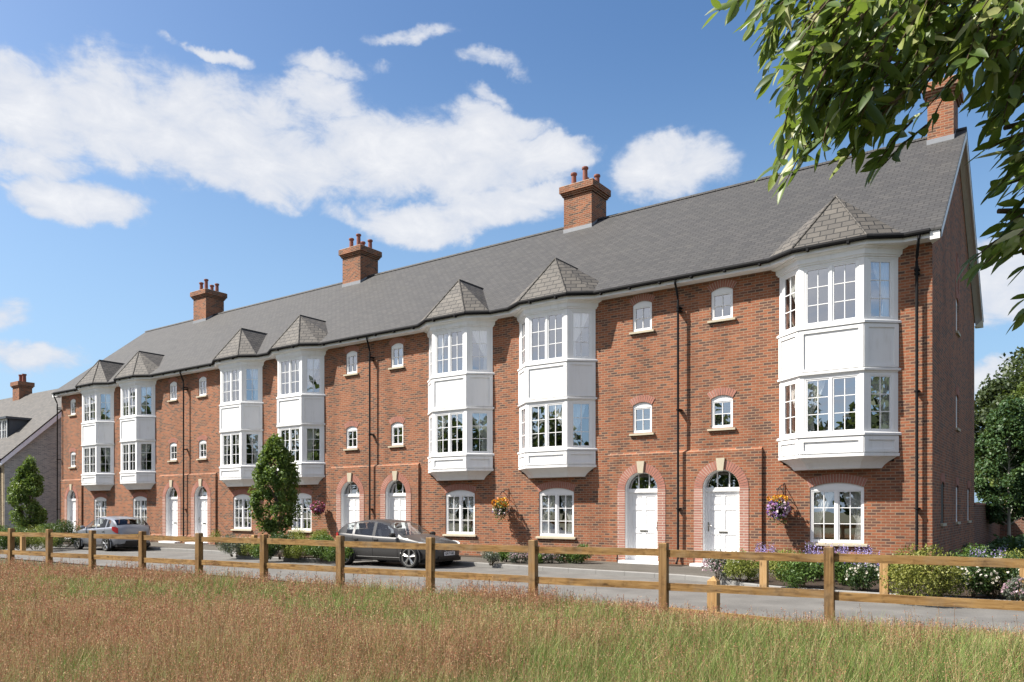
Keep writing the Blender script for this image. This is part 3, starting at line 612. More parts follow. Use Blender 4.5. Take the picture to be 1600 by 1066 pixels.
# ================================================================ buff house on the left
M['skylit_white']=plain('skylit_white_paint',(.72,.80,.92),.45,.4,.03,3,bstr=.05)  # white bargeboard paint with the blue of the sky light put into its colour
def left_house():
    X=-53.0; yf=20.6; yr=26.0; zr=10.05; ze=4.85; yb=31.4; XL=-75
    root=thing('house','buff brick house with grey gable wall and lead dormer left of the red terrace','house',(X-8,yf,-.08))
    w=MB(); w.quad((XL,yf,-.3),(X,yf,-.3),(X,yf,ze),(XL,yf,ze)); w.build('front_wall',M['buff'],root)
    g=MB(); g.poly([(X,yf,-.3),(X,yb,-.3),(X,yb,ze),(X,yr,zr-.05),(X,yf,ze)]); g.quad((XL,yb,-.3),(X,yb,-.3),(X,yb,ze),(XL,yb,ze)); g.build('gable_wall',M['grey_brick'],root)
    r=MB(); sl=(zr-ze)/(yr-yf)
    for s in (0,1):
        fy=(lambda y:y) if s==0 else (lambda y:2*yr-y)
        r.add([(XL,fy(yf-.3),ze-.3*sl+.1),(X+.3,fy(yf-.3),ze-.3*sl+.1),(X+.3,yr,zr+.1),(XL,yr,zr+.1),(XL,fy(yf-.3),ze-.3*sl),(X+.3,fy(yf-.3),ze-.3*sl),(X+.3,yr,zr),(XL,yr,zr)],[(0,1,2,3),(7,6,5,4),(0,4,5,1),(1,5,6,2)])
    r.build('roof',M['slate_left'],root)
    bg=MB()
    for s in (0,1):
        fy=(lambda y:y) if s==0 else (lambda y:2*yr-y)
        bg.add([(X+xx,fy(yf-.3),ze-.3*sl-.02) if k==0 else ((X+xx,yr,zr-.02) if k==1 else ((X+xx,yr,zr-.42) if k==2 else (X+xx,fy(yf-.3),ze-.3*sl-.30))) for xx in (.30,.25) for k in range(4)],[(0,1,2,3),(7,6,5,4),(0,3,7,4),(3,2,6,7)])
        bg.quad((X+.26,fy(yf-.3),ze-.3*sl-.2),(X+.26,yr,zr-.3),(X,yr,zr-.3),(X,fy(yf-.3),ze-.3*sl-.2))
    bg.build('bargeboard',M['skylit_white'],root)
    gu=MB(); gu.tube([(XL,yf-.36,ze-.22),(X+.3,yf-.36,ze-.22)],.06,8); gu.tube([(X-.25,yf-.36,ze-.25),(X-.25,yf-.3,ze-.5),(X-.25,yf-.1,ze-.75),(X-.25,yf-.08,0)],.04,8); gu.build('gutter',M['black'],root)
    ch=MB(); x0,x1,y0,y1=-64.3,-63.2,25.55,26.45; zt=11.1
    ch.box(x0,x1,y0,y1,9,zt-.4)
    for k,(o,a,b) in enumerate(((.06,-.4,-.3),(.12,-.3,0))): ch.box(x0-o,x1+o,y0-o,y1+o,zt+a,zt+b)
    c=ch.build('chimney',M['brick'],root)
    for xx in (-64.0,-63.45):
        p=MB(); p.lathe([(.14,0),(.125,.5),(.16,.52),(.16,.62),(.1,.62)],(xx,26.0,zt),12); p.build('chimney_pot',M['terracotta'],c)
    d=MB(); dx0,dx1,dy,dz0,dz1=-58.6,-56.0,22.0,6.05,7.5; back=yr-(zr-dz1-.1)/sl
    d.poly([(dx1,dy,dz0),(dx1,dy,dz1),(dx1,back,dz1)]); d.poly([(dx0,dy,dz0),(dx0,dy,dz1),(dx0,back,dz1)])
    d.box(dx0-.15,dx1+.15,dy-.2,back+.2,dz1,dz1+.14)
    for a0,a1 in ((dx0,dx0+.12),(dx1-.12,dx1)): d.box(a0,a1,dy-.02,dy+.05,dz0,dz1)
    dm=d.build('dormer',M['dormer'],root)
    fm,pm=MB(),MB(); win_unit(fm,pm,lambda a,b,c:(dx0+.12+a,dy+.03-c,dz0+b),dx1-dx0-.24,dz1-dz0,3,2,2,deep=.08); fm.build('window_frame',M['whiteframe'],dm); pm.build('window_pane',M['glass'],dm)
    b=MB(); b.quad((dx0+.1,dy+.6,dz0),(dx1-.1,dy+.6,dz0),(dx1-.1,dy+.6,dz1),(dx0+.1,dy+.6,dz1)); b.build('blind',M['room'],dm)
left_house()
# garden wall behind the gable
gwt=thing('garden_wall','brown brick garden wall running back from the gable end of the terrace','wall',(-2.8,38,-.08))
g=MB(); g.box(-2.98,-2.76,BACK_Y+.01,46,-.3,1.75); g.box(-2.76,26,45.78,46,-.3,1.752); g.build('brickwork',M['brick_wall'],gwt)
g=MB(); g.box(-3.0,-2.73,BACK_Y+.01,46.03,1.752,1.83); g.box(-2.73,26,45.75,46.03,1.752,1.831); g.build('coping',M['arch_brick'],gwt)
# ================================================================ ground, road, pavement
def sheet(name,pts,z,mat,kind='structure'):
    m=MB(); m.holed([(p[0],p[1]) for p in pts],[],lambda a,b:(a,b,z)); return tag(m.build(name,mat),kind=kind)
g=MB(); nx=24
m=MB(); m.quad((-700,-700,-.23),(700,-700,-.23),(700,900,-.23),(-700,900,-.23)); tag(m.build('ground',M['earth']),kind='structure')
KERB=[(34,16.75),(-2.0,16.65),(-4.6,16.75),(-5.6,17.0),(-6.3,17.5),(-6.9,18.05),(-7.6,18.4),(-8.6,18.55),(-13,18.75),(-15.0,19.1),(-19.5,19.1),(-20.0,18.7),(-20.25,18.0),(-20.6,17.5),(-21.2,17.25),(-24.2,17.05),(-25.0,17.2),(-25.7,17.7),(-26.3,18.2),(-27.2,18.5),(-36.6,18.6),(-37.3,18.3),(-37.8,17.7),(-38.5,17.3),(-39.5,17.2),(-110,17.2)]
def smooth_line(P,it=2):
    for _ in range(it):
        Q=[P[0]]
        for a,b in zip(P,P[1:]): Q+=[(a[0]*.75+b[0]*.25,a[1]*.75+b[1]*.25),(a[0]*.25+b[0]*.75,a[1]*.25+b[1]*.75)]
        P=Q+[P[-1]]
    return P
KL=smooth_line(KERB)
def offset_line(P,d):
    out=[]
    for i in range(len(P)):
        a=P[max(i-1,0)]; b=P[min(i+1,len(P)-1)]; t=Vector((b[0]-a[0],b[1]-a[1])).normalized(); n=Vector((t.y,-t.x)) # to +Y when going -X
        out.append((P[i][0]+n.x*d,P[i][1]+n.y*d))
    return out
KI=offset_line(KL,.13)
sheet('road',[(34,12.75),(34,16.7)]+KL+[(-110,12.0),(-20,12.4)],-.20,M['asphalt'])
sheet('pavement',KI+[(-110,22.3),(34,22.3)],-.084,M['pave'])
kb=MB()
# kerb stones, cut every 0.9 m
acc=0; segA=[]; 
def kerb_piece(a0,a1,b0,b1):
    z1=-.08; kb.add([(a0[0],a0[1],-.3),(a1[0],a1[1],-.3),(a1[0],a1[1],z1-.015),(a0[0],a0[1],z1-.015)],[(0,1,2,3)])
    f=lambda p,q:(p[0]*.85+q[0]*.15,p[1]*.85+q[1]*.15,z1)
    kb.quad((a0[0],a0[1],z1-.015),(a1[0],a1[1],z1-.015),f(a1,b1),f(a0,b0)); kb.quad(f(a0,b0),f(a1,b1),(b1[0],b1[1],z1),(b0[0],b0[1],z1))
def resample(P,step):
    out=[P[0]]; need=step
    for a,b in zip(P,P[1:]):
        d=math.dist(a,b); pos=0
        while d-pos>=need:
            pos+=need; t=pos/d; out.append((a[0]+(b[0]-a[0])*t,a[1]+(b[1]-a[1])*t)); need=step
        need-=d-pos
    return out
K9=resample(KL,.45); K9i=offset_line(K9,.13)
for i in range(len(K9)-1):
    a0,a1,b0,b1=K9[i],K9[i+1],K9i[i],K9i[i+1]
    if i%2==1: # joint
        k=.985; a1=(a0[0]+(a1[0]-a0[0])*k,a0[1]+(a1[1]-a0[1])*k); b1=(b0[0]+(b1[0]-b0[0])*k,b0[1]+(b1[1]-b0[1])*k)
    kerb_piece(a0,a1,b0,b1)
tag(kb.build('kerb',M['concrete']),kind='structure')
KF=[p for p in KI]
def bed(x0,x1,back,name='flower_bed'):
    edge=[(x,y+.03) for x,y in KI if x1<=x<=x0]
    edge=sorted(edge,key=lambda p:-p[0]); m=MB()
    m.holed(edge+[(edge[-1][0],back),(edge[0][0],back)],[],lambda a,b:(a,b,-.07)); tag(m.build(name,M['soil']),kind='structure')
bed(30,-6.25,21.88); bed(-20.35,-25.9,19.3); bed(-37.6,-60,20.4)
for x0,x1 in ((-12.3,-19.5),(-25.2,-32.6),(-38.2,-45.8)):
    sheet('flower_bed',[(x0,21.25),(x0,21.86),(x1,21.86),(x1,21.25)],-.075,M['soil'])
sheet('flower_bed',[(-9.75,21.2),(-9.75,21.8),(-9.15,21.8),(-9.15,21.2)],-.075,M['soil'])
# grass lawn right of the gable
sheet('lawn',[(-2.6,22.5),(26,22.5),(26,45.7),(-2.6,45.7)],-.06,M['earth'])
# ================================================================ timber fence
FL=lambda x:11.3+.09*(x+2.66)
fence=thing('timber_fence','long two rail timber post and rail fence between the meadow and the road','fence',(-9.5,FL(-9.5),-.23))
fdir=Vector((1,.09,0)).normalized(); fn=Vector((-fdir.y,fdir.x,0))
pxs=[-0.18,-2.68,-5.06,-7.34,-9.49,-11.67,-13.82,-15.89,-17.94,-19.96,-21.88,-23.76,-25.75,-27.8]
for i,x in enumerate(pxs):
    m=MB(); h=1.05+[.0,.0,.0,.005,.012,.005,.0,-.012,.006,-.008,0,0,0,0][i]+random.uniform(-.006,.006); a=.062
    lean=Vector((random.uniform(-.008,.008),random.uniform(-.008,.008),0)); O=Vector((x,FL(x),0))
    prof=[(-a,-a),(a,-a),(a,a),(-a,a)]; c=.008
    ring=lambda z,k:[tuple(O+fdir*(u*k)+fn*(v*k)+lean*(z+.25)+Vector((0,0,z))) for u,v in prof]
    m.strip(ring(-.35,1),ring(h-.012,1)); m.strip(ring(h-.012,1),ring(h,.86)); m.poly(ring(h,.86))
    o=m.build('post',M['post_wood'],fence)
for i in range(len(pxs)-1):
    for z0,z1 in ((.842,.955),(.325,.44)):
        a=Vector((pxs[i],FL(pxs[i]),0)); b=Vector((pxs[i+1],FL(pxs[i+1]),0)); dz=[random.uniform(-.012,.012) for _ in range(2)]
        me=MB(); t=.024; n=10; rings=[]
        for k in range(n+1):
            p=a+(b-a)*(k/n); sag=random.uniform(-.003,.003); zz=dz[0]+(dz[1]-dz[0])*k/n
            rings.append([(p.x+fn.x*q,p.y+fn.y*q,z+zz+(sag if e else sag*.5)) for q,z,e in ((-t,z0,0),(t,z0,0),(t,z1,1),(-t,z1,1))])
        for A,B in zip(rings,rings[1:]): me.strip(A,B)
        me.build('rail',M['rail_wood'],fence)
# timber edging board at the verge
bd=MB(); p0=Vector((-5.6,12.35,0)); p1=Vector((-3.6,12.05,0)); d=(p1-p0).normalized(); n=Vector((-d.y,d.x,0))
bd.obox(p0,d,(0,0,1),n,0,(p1-p0).length,-.24,-.10,-.03,.03); tag(bd.build('timber_edging',M['rail_wood']),'low timber edging board lying in the grass beside the pointed bollard','edging')
# bollards
def bollard(px,py,z,label,h=.62,a=.075,pointed=True):
    p=on_ground(px,py,z); t=thing('timber_bollard',label,'bollard',(p.x,p.y,z),'timber bollards by the kerb'); m=MB()
    r=lambda zz,k:[(p.x+u*k,p.y+v*k,z+zz) for u,v in ((-a,-a),(a,-a),(a,a),(-a,a))]
    m.strip(r(-.1,1),r(h-.07 if not pointed else h,1)); 
    if pointed: 
        top=(p.x,p.y,z+h+.085); R4=r(h,1)
        m.strip(r(h,1),r(h+.002,1.0))
        for i in range(4): m.poly([R4[i],R4[(i+1)%4],top])
    m.build('post_body',M['bollard_wood'],t)
    if not pointed:
        c=MB(); c.strip(r(h-.07,.93),r(h-.055,.93)); c.strip(r(h-.055,1),r(h-.01,1)); c.strip(r(h-.01,1),r(h+.01,.85)); c.poly(r(h+.01,.85)); c.poly(r(h-.055,1)); c.build('cap',M['bollard_wood'],t)
    return t
bollard(1115,964,-.22,'pointed timber bollard at the road edge directly behind the front fence rails',.60,.082)
bollard(1194,917,-.07,'timber bollard between the yellow green shrubs at the left end of the right bed',.68,.075,False)
bollard(1382,929,-.07,'timber bollard just left of the big golden bush',.70,.075,False)
bollard(1601,940,-.07,'timber bollard cut by the right edge of the picture among the flowers',.70,.075,False)
bollard(397.5,868,-.07,'timber bollard among the kerb shrubs beside the upright tree',.72,.08,False)
bollard(36,861,-.07,'timber bollard in front of the small tree beside the buff house',.72,.08,False)
# ================================================================ hanging baskets
def basket(X,label,mats):
    t=thing('hanging_basket',label,'hanging basket',(X,Y0,1.9),'hanging flower baskets on the row')
    b=MB(); b.tube([(X+.05,Y0,2.3),(X+.05,Y0-.03,2.3),(X+.05,Y0-.03,1.93)],.012,6); b.tube([(X+.05,Y0-.02,2.26),(X+.03,Y0-.2,2.24),(X,Y0-.40,2.14)],.012,6); b.tube([(X+.05,Y0-.03,1.97),(X+.04,Y0-.14,2.1),(X+.02,Y0-.30,2.2)],.009,6)
    for s in range(3): b.tube([(X,Y0-.40,2.14),(X+.19*math.cos(s*2.09),Y0-.40+.19*math.sin(s*2.09),1.68)],.005,4)
    b.build('bracket',M['iron'],t)
    m=MB(); m.lathe([(.0,-.2),(.12,-.17),(.19,-.07),(.21,.02)],(X,Y0-.4,1.62),14); m.build('basket',M['soil'],t)
    n=700; C=rand_dirs(n)*np.array([.27,.25,.30])*(RNG.random((n,1))**.35)+np.array([X,Y0-.4,1.62]); 
    dr=RNG.random(n)<.35; C[dr,2]-=RNG.random(dr.sum())*.32; 
    V,F=leaf_quads(C,.06,.035); np_obj('foliage',V,F,M['sh_mid'],t,RNG.random(n))
    for (mat,n,zc,sz,rz) in mats:
        C=rand_dirs(n)*np.array([.30,.29,rz])*(.85+.2*RNG.random((n,1)))+np.array([X,Y0-.4,zc]); C[:,1]=np.minimum(C[:,1],Y0-.08)
        V,F=leaf_quads(C,sz,sz); V2,F2=leaf_quads(C,sz,sz); np_obj('flowers',np.vstack([V,V2]),np.vstack([F,F2+len(V)]),M[mat],t,np.tile(np.repeat(RNG.random(n//4+1),4)[:n],2))['kind']='stuff'
basket(-6.45,'hanging basket of purple and pale petunias under yellow blooms left of the rightmost ground window',[('fl_mix',190,1.60,.085,.28),('fl_orange',70,1.87,.075,.09)])
basket(-15.87,'hanging basket with orange and yellow flowers on top between two ground windows',[('fl_orange',130,1.80,.08,.18),('fl_white',60,1.55,.06,.14),('fl_mix',50,1.5,.06,.12)])
basket(-25.3,'hanging basket of dark red and violet flowers by the door behind the dark car',[('fl_red',190,1.65,.085,.28)])
# ================================================================ cars
def car_paint(name,col,metal,rough):
    m,nt,out=newmat(name); f=noise(nt,900,1,.5,opos(nt)); 
    p=princ(nt,out,mixc(nt,math_(nt,'MULTIPLY',f,.25),col,tuple(min(1,c*1.5) for c in col)),rough,.5,metal); p.inputs['Coat Weight'].default_value=.35; p.inputs['Coat Roughness'].default_value=.04; return m
M['paint_dark']=car_paint('dark_grey_paint',(.042,.041,.041),.25,.45); M['paint_silver']=car_paint('silver_paint',(.21,.222,.25),.5,.38)
M['rubber']=plain('tyre_rubber',(.018,.018,.018),.85,.3,.15,9); M['alloy']=plain('alloy_rim',(.46,.46,.45),.3,.5,.03,4,metal=.9,bstr=.01)
M['trim']=plain('black_trim',(.012,.012,.013),.5,.4,.1,5); M['seat']=plain('seat_cloth',(.03,.03,.034),.9,.1,.1,5)
M['lamp_clear']=plain('clear_lamp',(.62,.65,.68),.15,.8,.05,9); M['lamp_red']=plain('red_lamp',(.30,.015,.02),.2,.7,.1,9); M['chrome']=plain('chrome',(.7,.7,.7),.12,.5,.02,3,metal=1)
M['plate_white']=plain('white_plate',(.68,.68,.7),.5,.4,.02,3); M['plate_yellow']=plain('yellow_plate',(.62,.43,.03),.5,.4,.02,3); M['ink']=plain('plate_ink',(.01,.01,.012),.6,.2,.02,3)
def text_mesh(name,txt,size,mat,parent,loc,rot):
    cu=bpy.data.curves.new(name,'FONT'); cu.body=txt; cu.size=size; cu.align_x='CENTER'; cu.align_y='CENTER'; cu.extrude=.002; cu.space_character=.95
    o=bpy.data.objects.new(name,cu); COL.objects.link(o); bpy.context.view_layer.update()
    me=bpy.data.meshes.new_from_object(o.evaluated_get(bpy.context.evaluated_depsgraph_get())); bpy.data.objects.remove(o); bpy.data.curves.remove(cu)
    me.materials.clear(); me.materials.append(mat); q=bpy.data.objects.new(name,me); COL.objects.link(q); q.parent=parent; q.location=loc; q.rotation_euler=rot; return q
def car(name,label,loc,rz,paint,ptxt,L=4.3,H=1.46,fast=0.,wb=2.58,fo=.86,arch_r=.335,W=1.0):
    t=thing(name,label,'car',loc,'cars parked along the kerb',rz); I=lambda s,P:float(np.interp(s,[a for a,_ in P],[b for _,b in P])); k=H/1.46; e=L/4.3
    ZT=[(0,.58),(.06,.70),(.25,.80),(.7,.90),(1.05,.965),(1.2,1.0),(1.55,1.19),(1.9,1.355),(2.15,1.42),(2.55,1.46),(3.0,1.45),(3.45,1.40),(3.72,1.35),(3.95,1.21),(4.12,1.05),(4.2,.97),(4.27,.80),(4.3,.62)]
    ZB=[(0,.56),(.06,.66),(.25,.75),(.7,.83),(1.2,.90),(2.2,.93),(3.3,.985),(3.9,1.02),(4.12,.97),(4.2,.9),(4.3,.6)]
    HW=[(0,.40),(.05,.60),(.15,.72),(.35,.80),(.7,.855),(1.2,.87),(2.2,.885),(3.2,.88),(3.7,.86),(4.0,.81),(4.2,.70),(4.3,.55)]
    WR=[(0,.3),(.25,.62),(.7,.70),(1.2,.70),(1.55,.66),(1.9,.63),(2.3,.625),(3.4,.63),(3.75,.66),(4.0,.70),(4.12,.70),(4.3,.50)]
    S=[0,.025,.06,.12,.25,.45,.7,.95,1.2,1.38,1.55,1.72,1.9,2.15,2.32,2.44,2.6,2.85,3.1,3.22,3.32,3.45,3.6,3.72,3.84,3.95,4.05,4.12,4.2,4.27,4.3]
    ring=[]
    for s in S:
        zt=I(s,ZT)*k; zb=min(I(s,ZB)*k,zt-.02); w=I(s,HW)*W; wr=I(s,WR)*W; zs=.22+.10*max(0,1-s/.3)+.12*max(0,(s-3.9)/.4); x=(L/2)-s*e
        z6=max(zb+.012,zt-.075); f=(z6-zb)/max(.001,zt-zb)
        wb_=w*.955; w6=wb_+(wr+.05-wb_)*min(1,f) if zt-zb>.06 else wb_+(wr-wb_)*.5
        ring.append([(x,w*.90,zs),(x,w*.985,zs+.10),(x,w,.50*k if zb>.55 else zs+.16),(x,w*.995,max(zb-.13,.48)),(x,w*.985,zb-.04),(x,wb_,zb),(x,wb_-.012,min(zb+.008,z6)),(x,w6,z6),(x,min(wr,w6-.01),max(zt-.03,z6)),(x,wr*.55,zt),(x,0,zt+.008)])
    nS=len(S); nP=len(ring[0]); body,side,ws,rw=MB(),MB(),MB(),MB()
    panes=[]
    for sgn in (1,-1):
        cur={}
        for i in range(nS-1):
            s0,s1=S[i],S[i+1]; mid=(s0+s1)/2
            for j in range(nP-1):
                q=[ring[i][j],ring[i+1][j],ring[i+1][j+1],ring[i][j+1]]; q=[(a,b*sgn,c) for a,b,c in q]
                tgt=body
                if j==6 and (1.38<mid<2.32 or 2.44<mid<3.22 or 3.32<mid<3.60): tgt=cur.setdefault(0 if mid<2.38 else (1 if mid<3.25 else 2),MB())
                elif j in (8,9) and 1.2<mid<1.9: tgt=ws
                elif j in (8,9) and 3.72<mid<4.05: tgt=rw
                elif j==7 and 1.38<mid<1.9 and False: tgt=ws
                tgt.quad(*q)
        panes+=list(cur.values())
        for r_,fl in ((ring[0],1),(ring[-1],0)):
            body.poly([(a,b*sgn,c) for a,b,c in r_]+[(r_[0][0],0,r_[0][2])])
    for m in (body,side,ws,rw):
        pass
    def welded(mb,nm,mat,smooth=True):
        o=mb.build(nm,mat,t,local=True); bm=bmesh.new(); bm.from_mesh(o.data); bmesh.ops.remove_doubles(bm,verts=bm.verts,dist=.0008); bmesh.ops.recalc_face_normals(bm,faces=bm.faces)
        for f in bm.faces: f.smooth=smooth
        for ed in bm.edges:
            if ed.is_boundary or (len(ed.link_faces)==2 and ed.calc_face_angle(0)>R(38)): ed.smooth=False
        bm.to_mesh(o.data); bm.free(); return o
    welded(body,'body',paint); [welded(q_,'side_window',M['carglass']) for q_ in panes]; welded(ws,'windscreen',M['carglass']); welded(rw,'rear_window',M['carglass'])
    X=lambda s:L/2-s*e
    xf=L/2-fo*e; xr=xf-wb
    for x in (xf,xr):
        for sg in (1,-1):
            yw=.885*W
            al=MB(); al.lathe([(arch_r+.055,0),(arch_r+.055,.012),(0,.012)],(x,0,0),28,axis='y'); 
            al.v=[(a,sg*(b+yw-.012),c+arch_r-.02) for a,b,c in al.v]; al.v=[(a,b,max(c,.20)) for a,b,c in al.v]; al.build('wheel_arch',M['trim'],t,local=True)
            lp=MB(); pts=[(x+(arch_r+.06)*math.cos(R(a)),sg*(yw+.0),arch_r-.02+(arch_r+.06)*math.sin(R(a))) for a in range(-18,199,12)]; lp.tube(pts,.022,6); lp.build('arch_lip',paint,t,smooth=True,local=True)
            wt=MB(); prof=[(arch_r*.80,-.10),(arch_r*.94,-.105),(arch_r,-.07),(arch_r,.07),(arch_r*.94,.105),(arch_r*.80,.10)]
            wt.lathe(prof,(0,0,0),28,axis='y'); wo=bpy.data.objects.new('wheel',None)
            ty=wt.build('wheel',M['rubber'],t,smooth=True,local=True); ty.location=(x,sg*(yw-.045),arch_r)
            rm=MB(); ro=arch_r*.82
            rm.lathe([(ro,.08),(ro,.098),(ro*.90,.10),(ro*.86,.04)],(0,0,0),28,axis='y'); rm.lathe([(ro*.22,.05),(ro*.22,.085),(ro*.12,.095),(0,.095)],(0,0,0),16,axis='y')
            for q in range(5):
                a=q*2*PI/5+.3
                for da in (-.13,.13):
                    c0=Vector((math.cos(a+da*.2)*ro*.15,.08,math.sin(a+da*.2)*ro*.15)); c1=Vector((math.cos(a+da)*ro*.92,.075,math.sin(a+da)*ro*.92)); rm.tube([c0,c1],[ro*.085,ro*.075],6)
            rm.v=[(a,b*sg,c) for a,b,c in rm.v]; rm.build('rim',M['alloy'],ty,local=True)
            dk=MB(); dk.lathe([(ro*.88,.03),(0,.03)],(0,0,0),20,axis='y'); dk.v=[(a,b*sg,c) for a,b,c in dk.v]; dk.build('brake_disc',M['trim'],ty,local=True)
    # underside, seats, trims
    un=MB(); un.box(-L/2+.12,L/2-.12,-.76*W,.76*W,.19,.30); un.build('underside',M['trim'],t,local=True)
    cab=MB(); cab.box(X(3.6),X(1.1),-.74*W,.74*W,.45,.80); cab.box(X(1.55),X(1.12),-.72*W,.72*W,.75,.95); cab.build('dashboard',M['seat'],t,local=True)
    for s0,ys in ((2.25,(-.36,.36)),(3.15,(-.38,0,.38))):
        for y in ys:
            m=MB(); m.obox((X(s0),y,.70),(0,1,0),(-.25,0,.97),(.97,0,.25),-.23,.23,0,.46,-.05,.06); m.obox((X(s0+.14),y,1.17),(0,1,0),(-.25,0,.97),(.97,0,.25),-.12,.12,0,.16,-.03,.05); m.build('seat',M['seat'],t,local=True)
    dr=MB()
    for sg in (1,-1):
        for s in (1.35,2.38,3.28):
            pr=[ring[min(range(nS),key=lambda i:abs(S[i]-s))][j] for j in (1,2,3,4,5)]
            dr.tube([(X(s)+ (0 if j<4 else 0),sg*(p[1]+.001),p[2]) for j,p in enumerate(pr)],.005,4)
        dr.tube([(X(1.0),sg*.872*W,.30),(X(3.2),sg*.874*W,.30)],.012,4)
    dr.build('door_seam',M['trim'],t,local=True)
    for sg in (1,-1):
        for s in (2.25,3.12):
            h=MB(); h.obox((X(s),sg*.882*W,.84*k),(1,0,0),(0,0,1),(0,sg,0),-.09,.09,-.015,.015,-.01,.025); h.build('door_handle',paint,t,local=True)
        mr=MB(); mr.lathe([(0,-.10),(.07,-.085),(.085,0),(.075,.075),(0,.10)],(X(1.45),sg*(.98*W),.99*k),10,axis='y'); mr.v=[(X(1.45)+(a-X(1.45))*.8,b,.99*k+(c-.99*k)*.85) for a,b,c in mr.v]; mr.tube([(X(1.42),sg*.86*W,.94*k),(X(1.45),sg*.95*W,.97*k)],.022,6); mr.build('door_mirror',M['trim'] if paint is M['paint_dark'] else paint,t,smooth=True,local=True)
        hl=MB(); n=6
        def sp(s,z,off=.012):
            w=I(s,HW)*W; return (X(s)+off*.6,sg*(w*1.0+off*.6),z*k)
        top=[.80,.79,.77,.74,.71]; bot=[.685,.66,.645,.63,.62]; ss=[.52,.36,.22,.12,.06]
        hl.strip([sp(s,z) for s,z in zip(ss,top)],[sp(s,z) for s,z in zip(ss,bot)],0,False); hl.build('headlight',M['lamp_clear'],t,local=True)
        tl=MB(); top=[1.03,1.04,1.02,.98]; bot=[.90,.84,.78,.75]; ss=[3.97,4.05,4.12,4.18] if W==1 else [3.86,3.97,4.08,4.18]
        tl.strip([sp(s,z,.016) for s,z in zip(ss,top)],[sp(s,z,.016) for s,z in zip(ss,bot)],0,False); tl.build('tail_light',M['lamp_red'],t,local=True)
    gr=MB(); gr.add([(L/2+.006,-.26,.66),(L/2+.006,.26,.66),(L/2+.012,.16,.50),(L/2+.012,-.16,.50)],[(0,1,2,3)]); gr.box(L/2-.03,L/2+.01,-.5*W,.5*W,.28,.36); gr.build('grille',M['trim'],t,local=True)
    ch=MB(); ch.tube([(L/2+.012,-.27,.67),(L/2+.016,-.17,.50),(L/2+.016,.17,.50),(L/2+.012,.27,.67),(L/2+.012,-.27,.67)],.012,6); ch.lathe([(0,.0),(.05,.0),(.05,.01),(0,.012)],(0,0,0),14,axis='z'); 
    ch.v[-56:]=[(L/2+.008+c,a,.61+b) for a,b,c in ch.v[-56:]]; ch.build('grille_surround',M['chrome'],t,local=True)
    rb=MB(); rb.add([(-L/2-.004,-.5,.30),(-L/2-.004,.5,.30),(-L/2-.006,.42,.46),(-L/2-.006,-.42,.46)],[(0,1,2,3)]); rb.build('rear_diffuser',M['trim'],t,local=True)
    for s,mat,nm in ((1,M['plate_white'],0),(-1,M['plate_yellow'],1)):
        p=MB(); xx=s*(L/2+.02); zz=.43 if s>0 else .66*k
        p.box(min(xx,xx+s*.008),max(xx,xx+s*.008),-.26,.26,zz-.056,zz+.056); 
        if s<0: p.box(xx,xx+.06,-.2,.2,zz-.03,zz+.03)
        po=p.build('number_plate',mat,t,local=True); text_mesh('plate_lettering',ptxt,.105,M['ink'],po,(xx+s*.012,0,zz),(R(90),0,R(90) if s>0 else R(-90)))
    an=MB(); an.tube([(X(3.1),0,H),(X(3.25),0,H+.16)],.006,5); an.build('aerial',M['trim'],t,local=True)
    return t
car('parked_car','dark grey five door hatchback parked facing right behind the fence',(-17.50,18.10,-.2),R(2.5),M['paint_dark'],'GR17 HRS',4.22,1.46,wb=2.70,fo=.82)
car('parked_car','silver hatchback parked facing left with red tail lights and yellow rear plate',(-34.55,17.72,-.2),R(180),M['paint_silver'],'EA60 KOA',4.0,1.48,wb=2.47,fo=.80,arch_r=.31,W=.97)
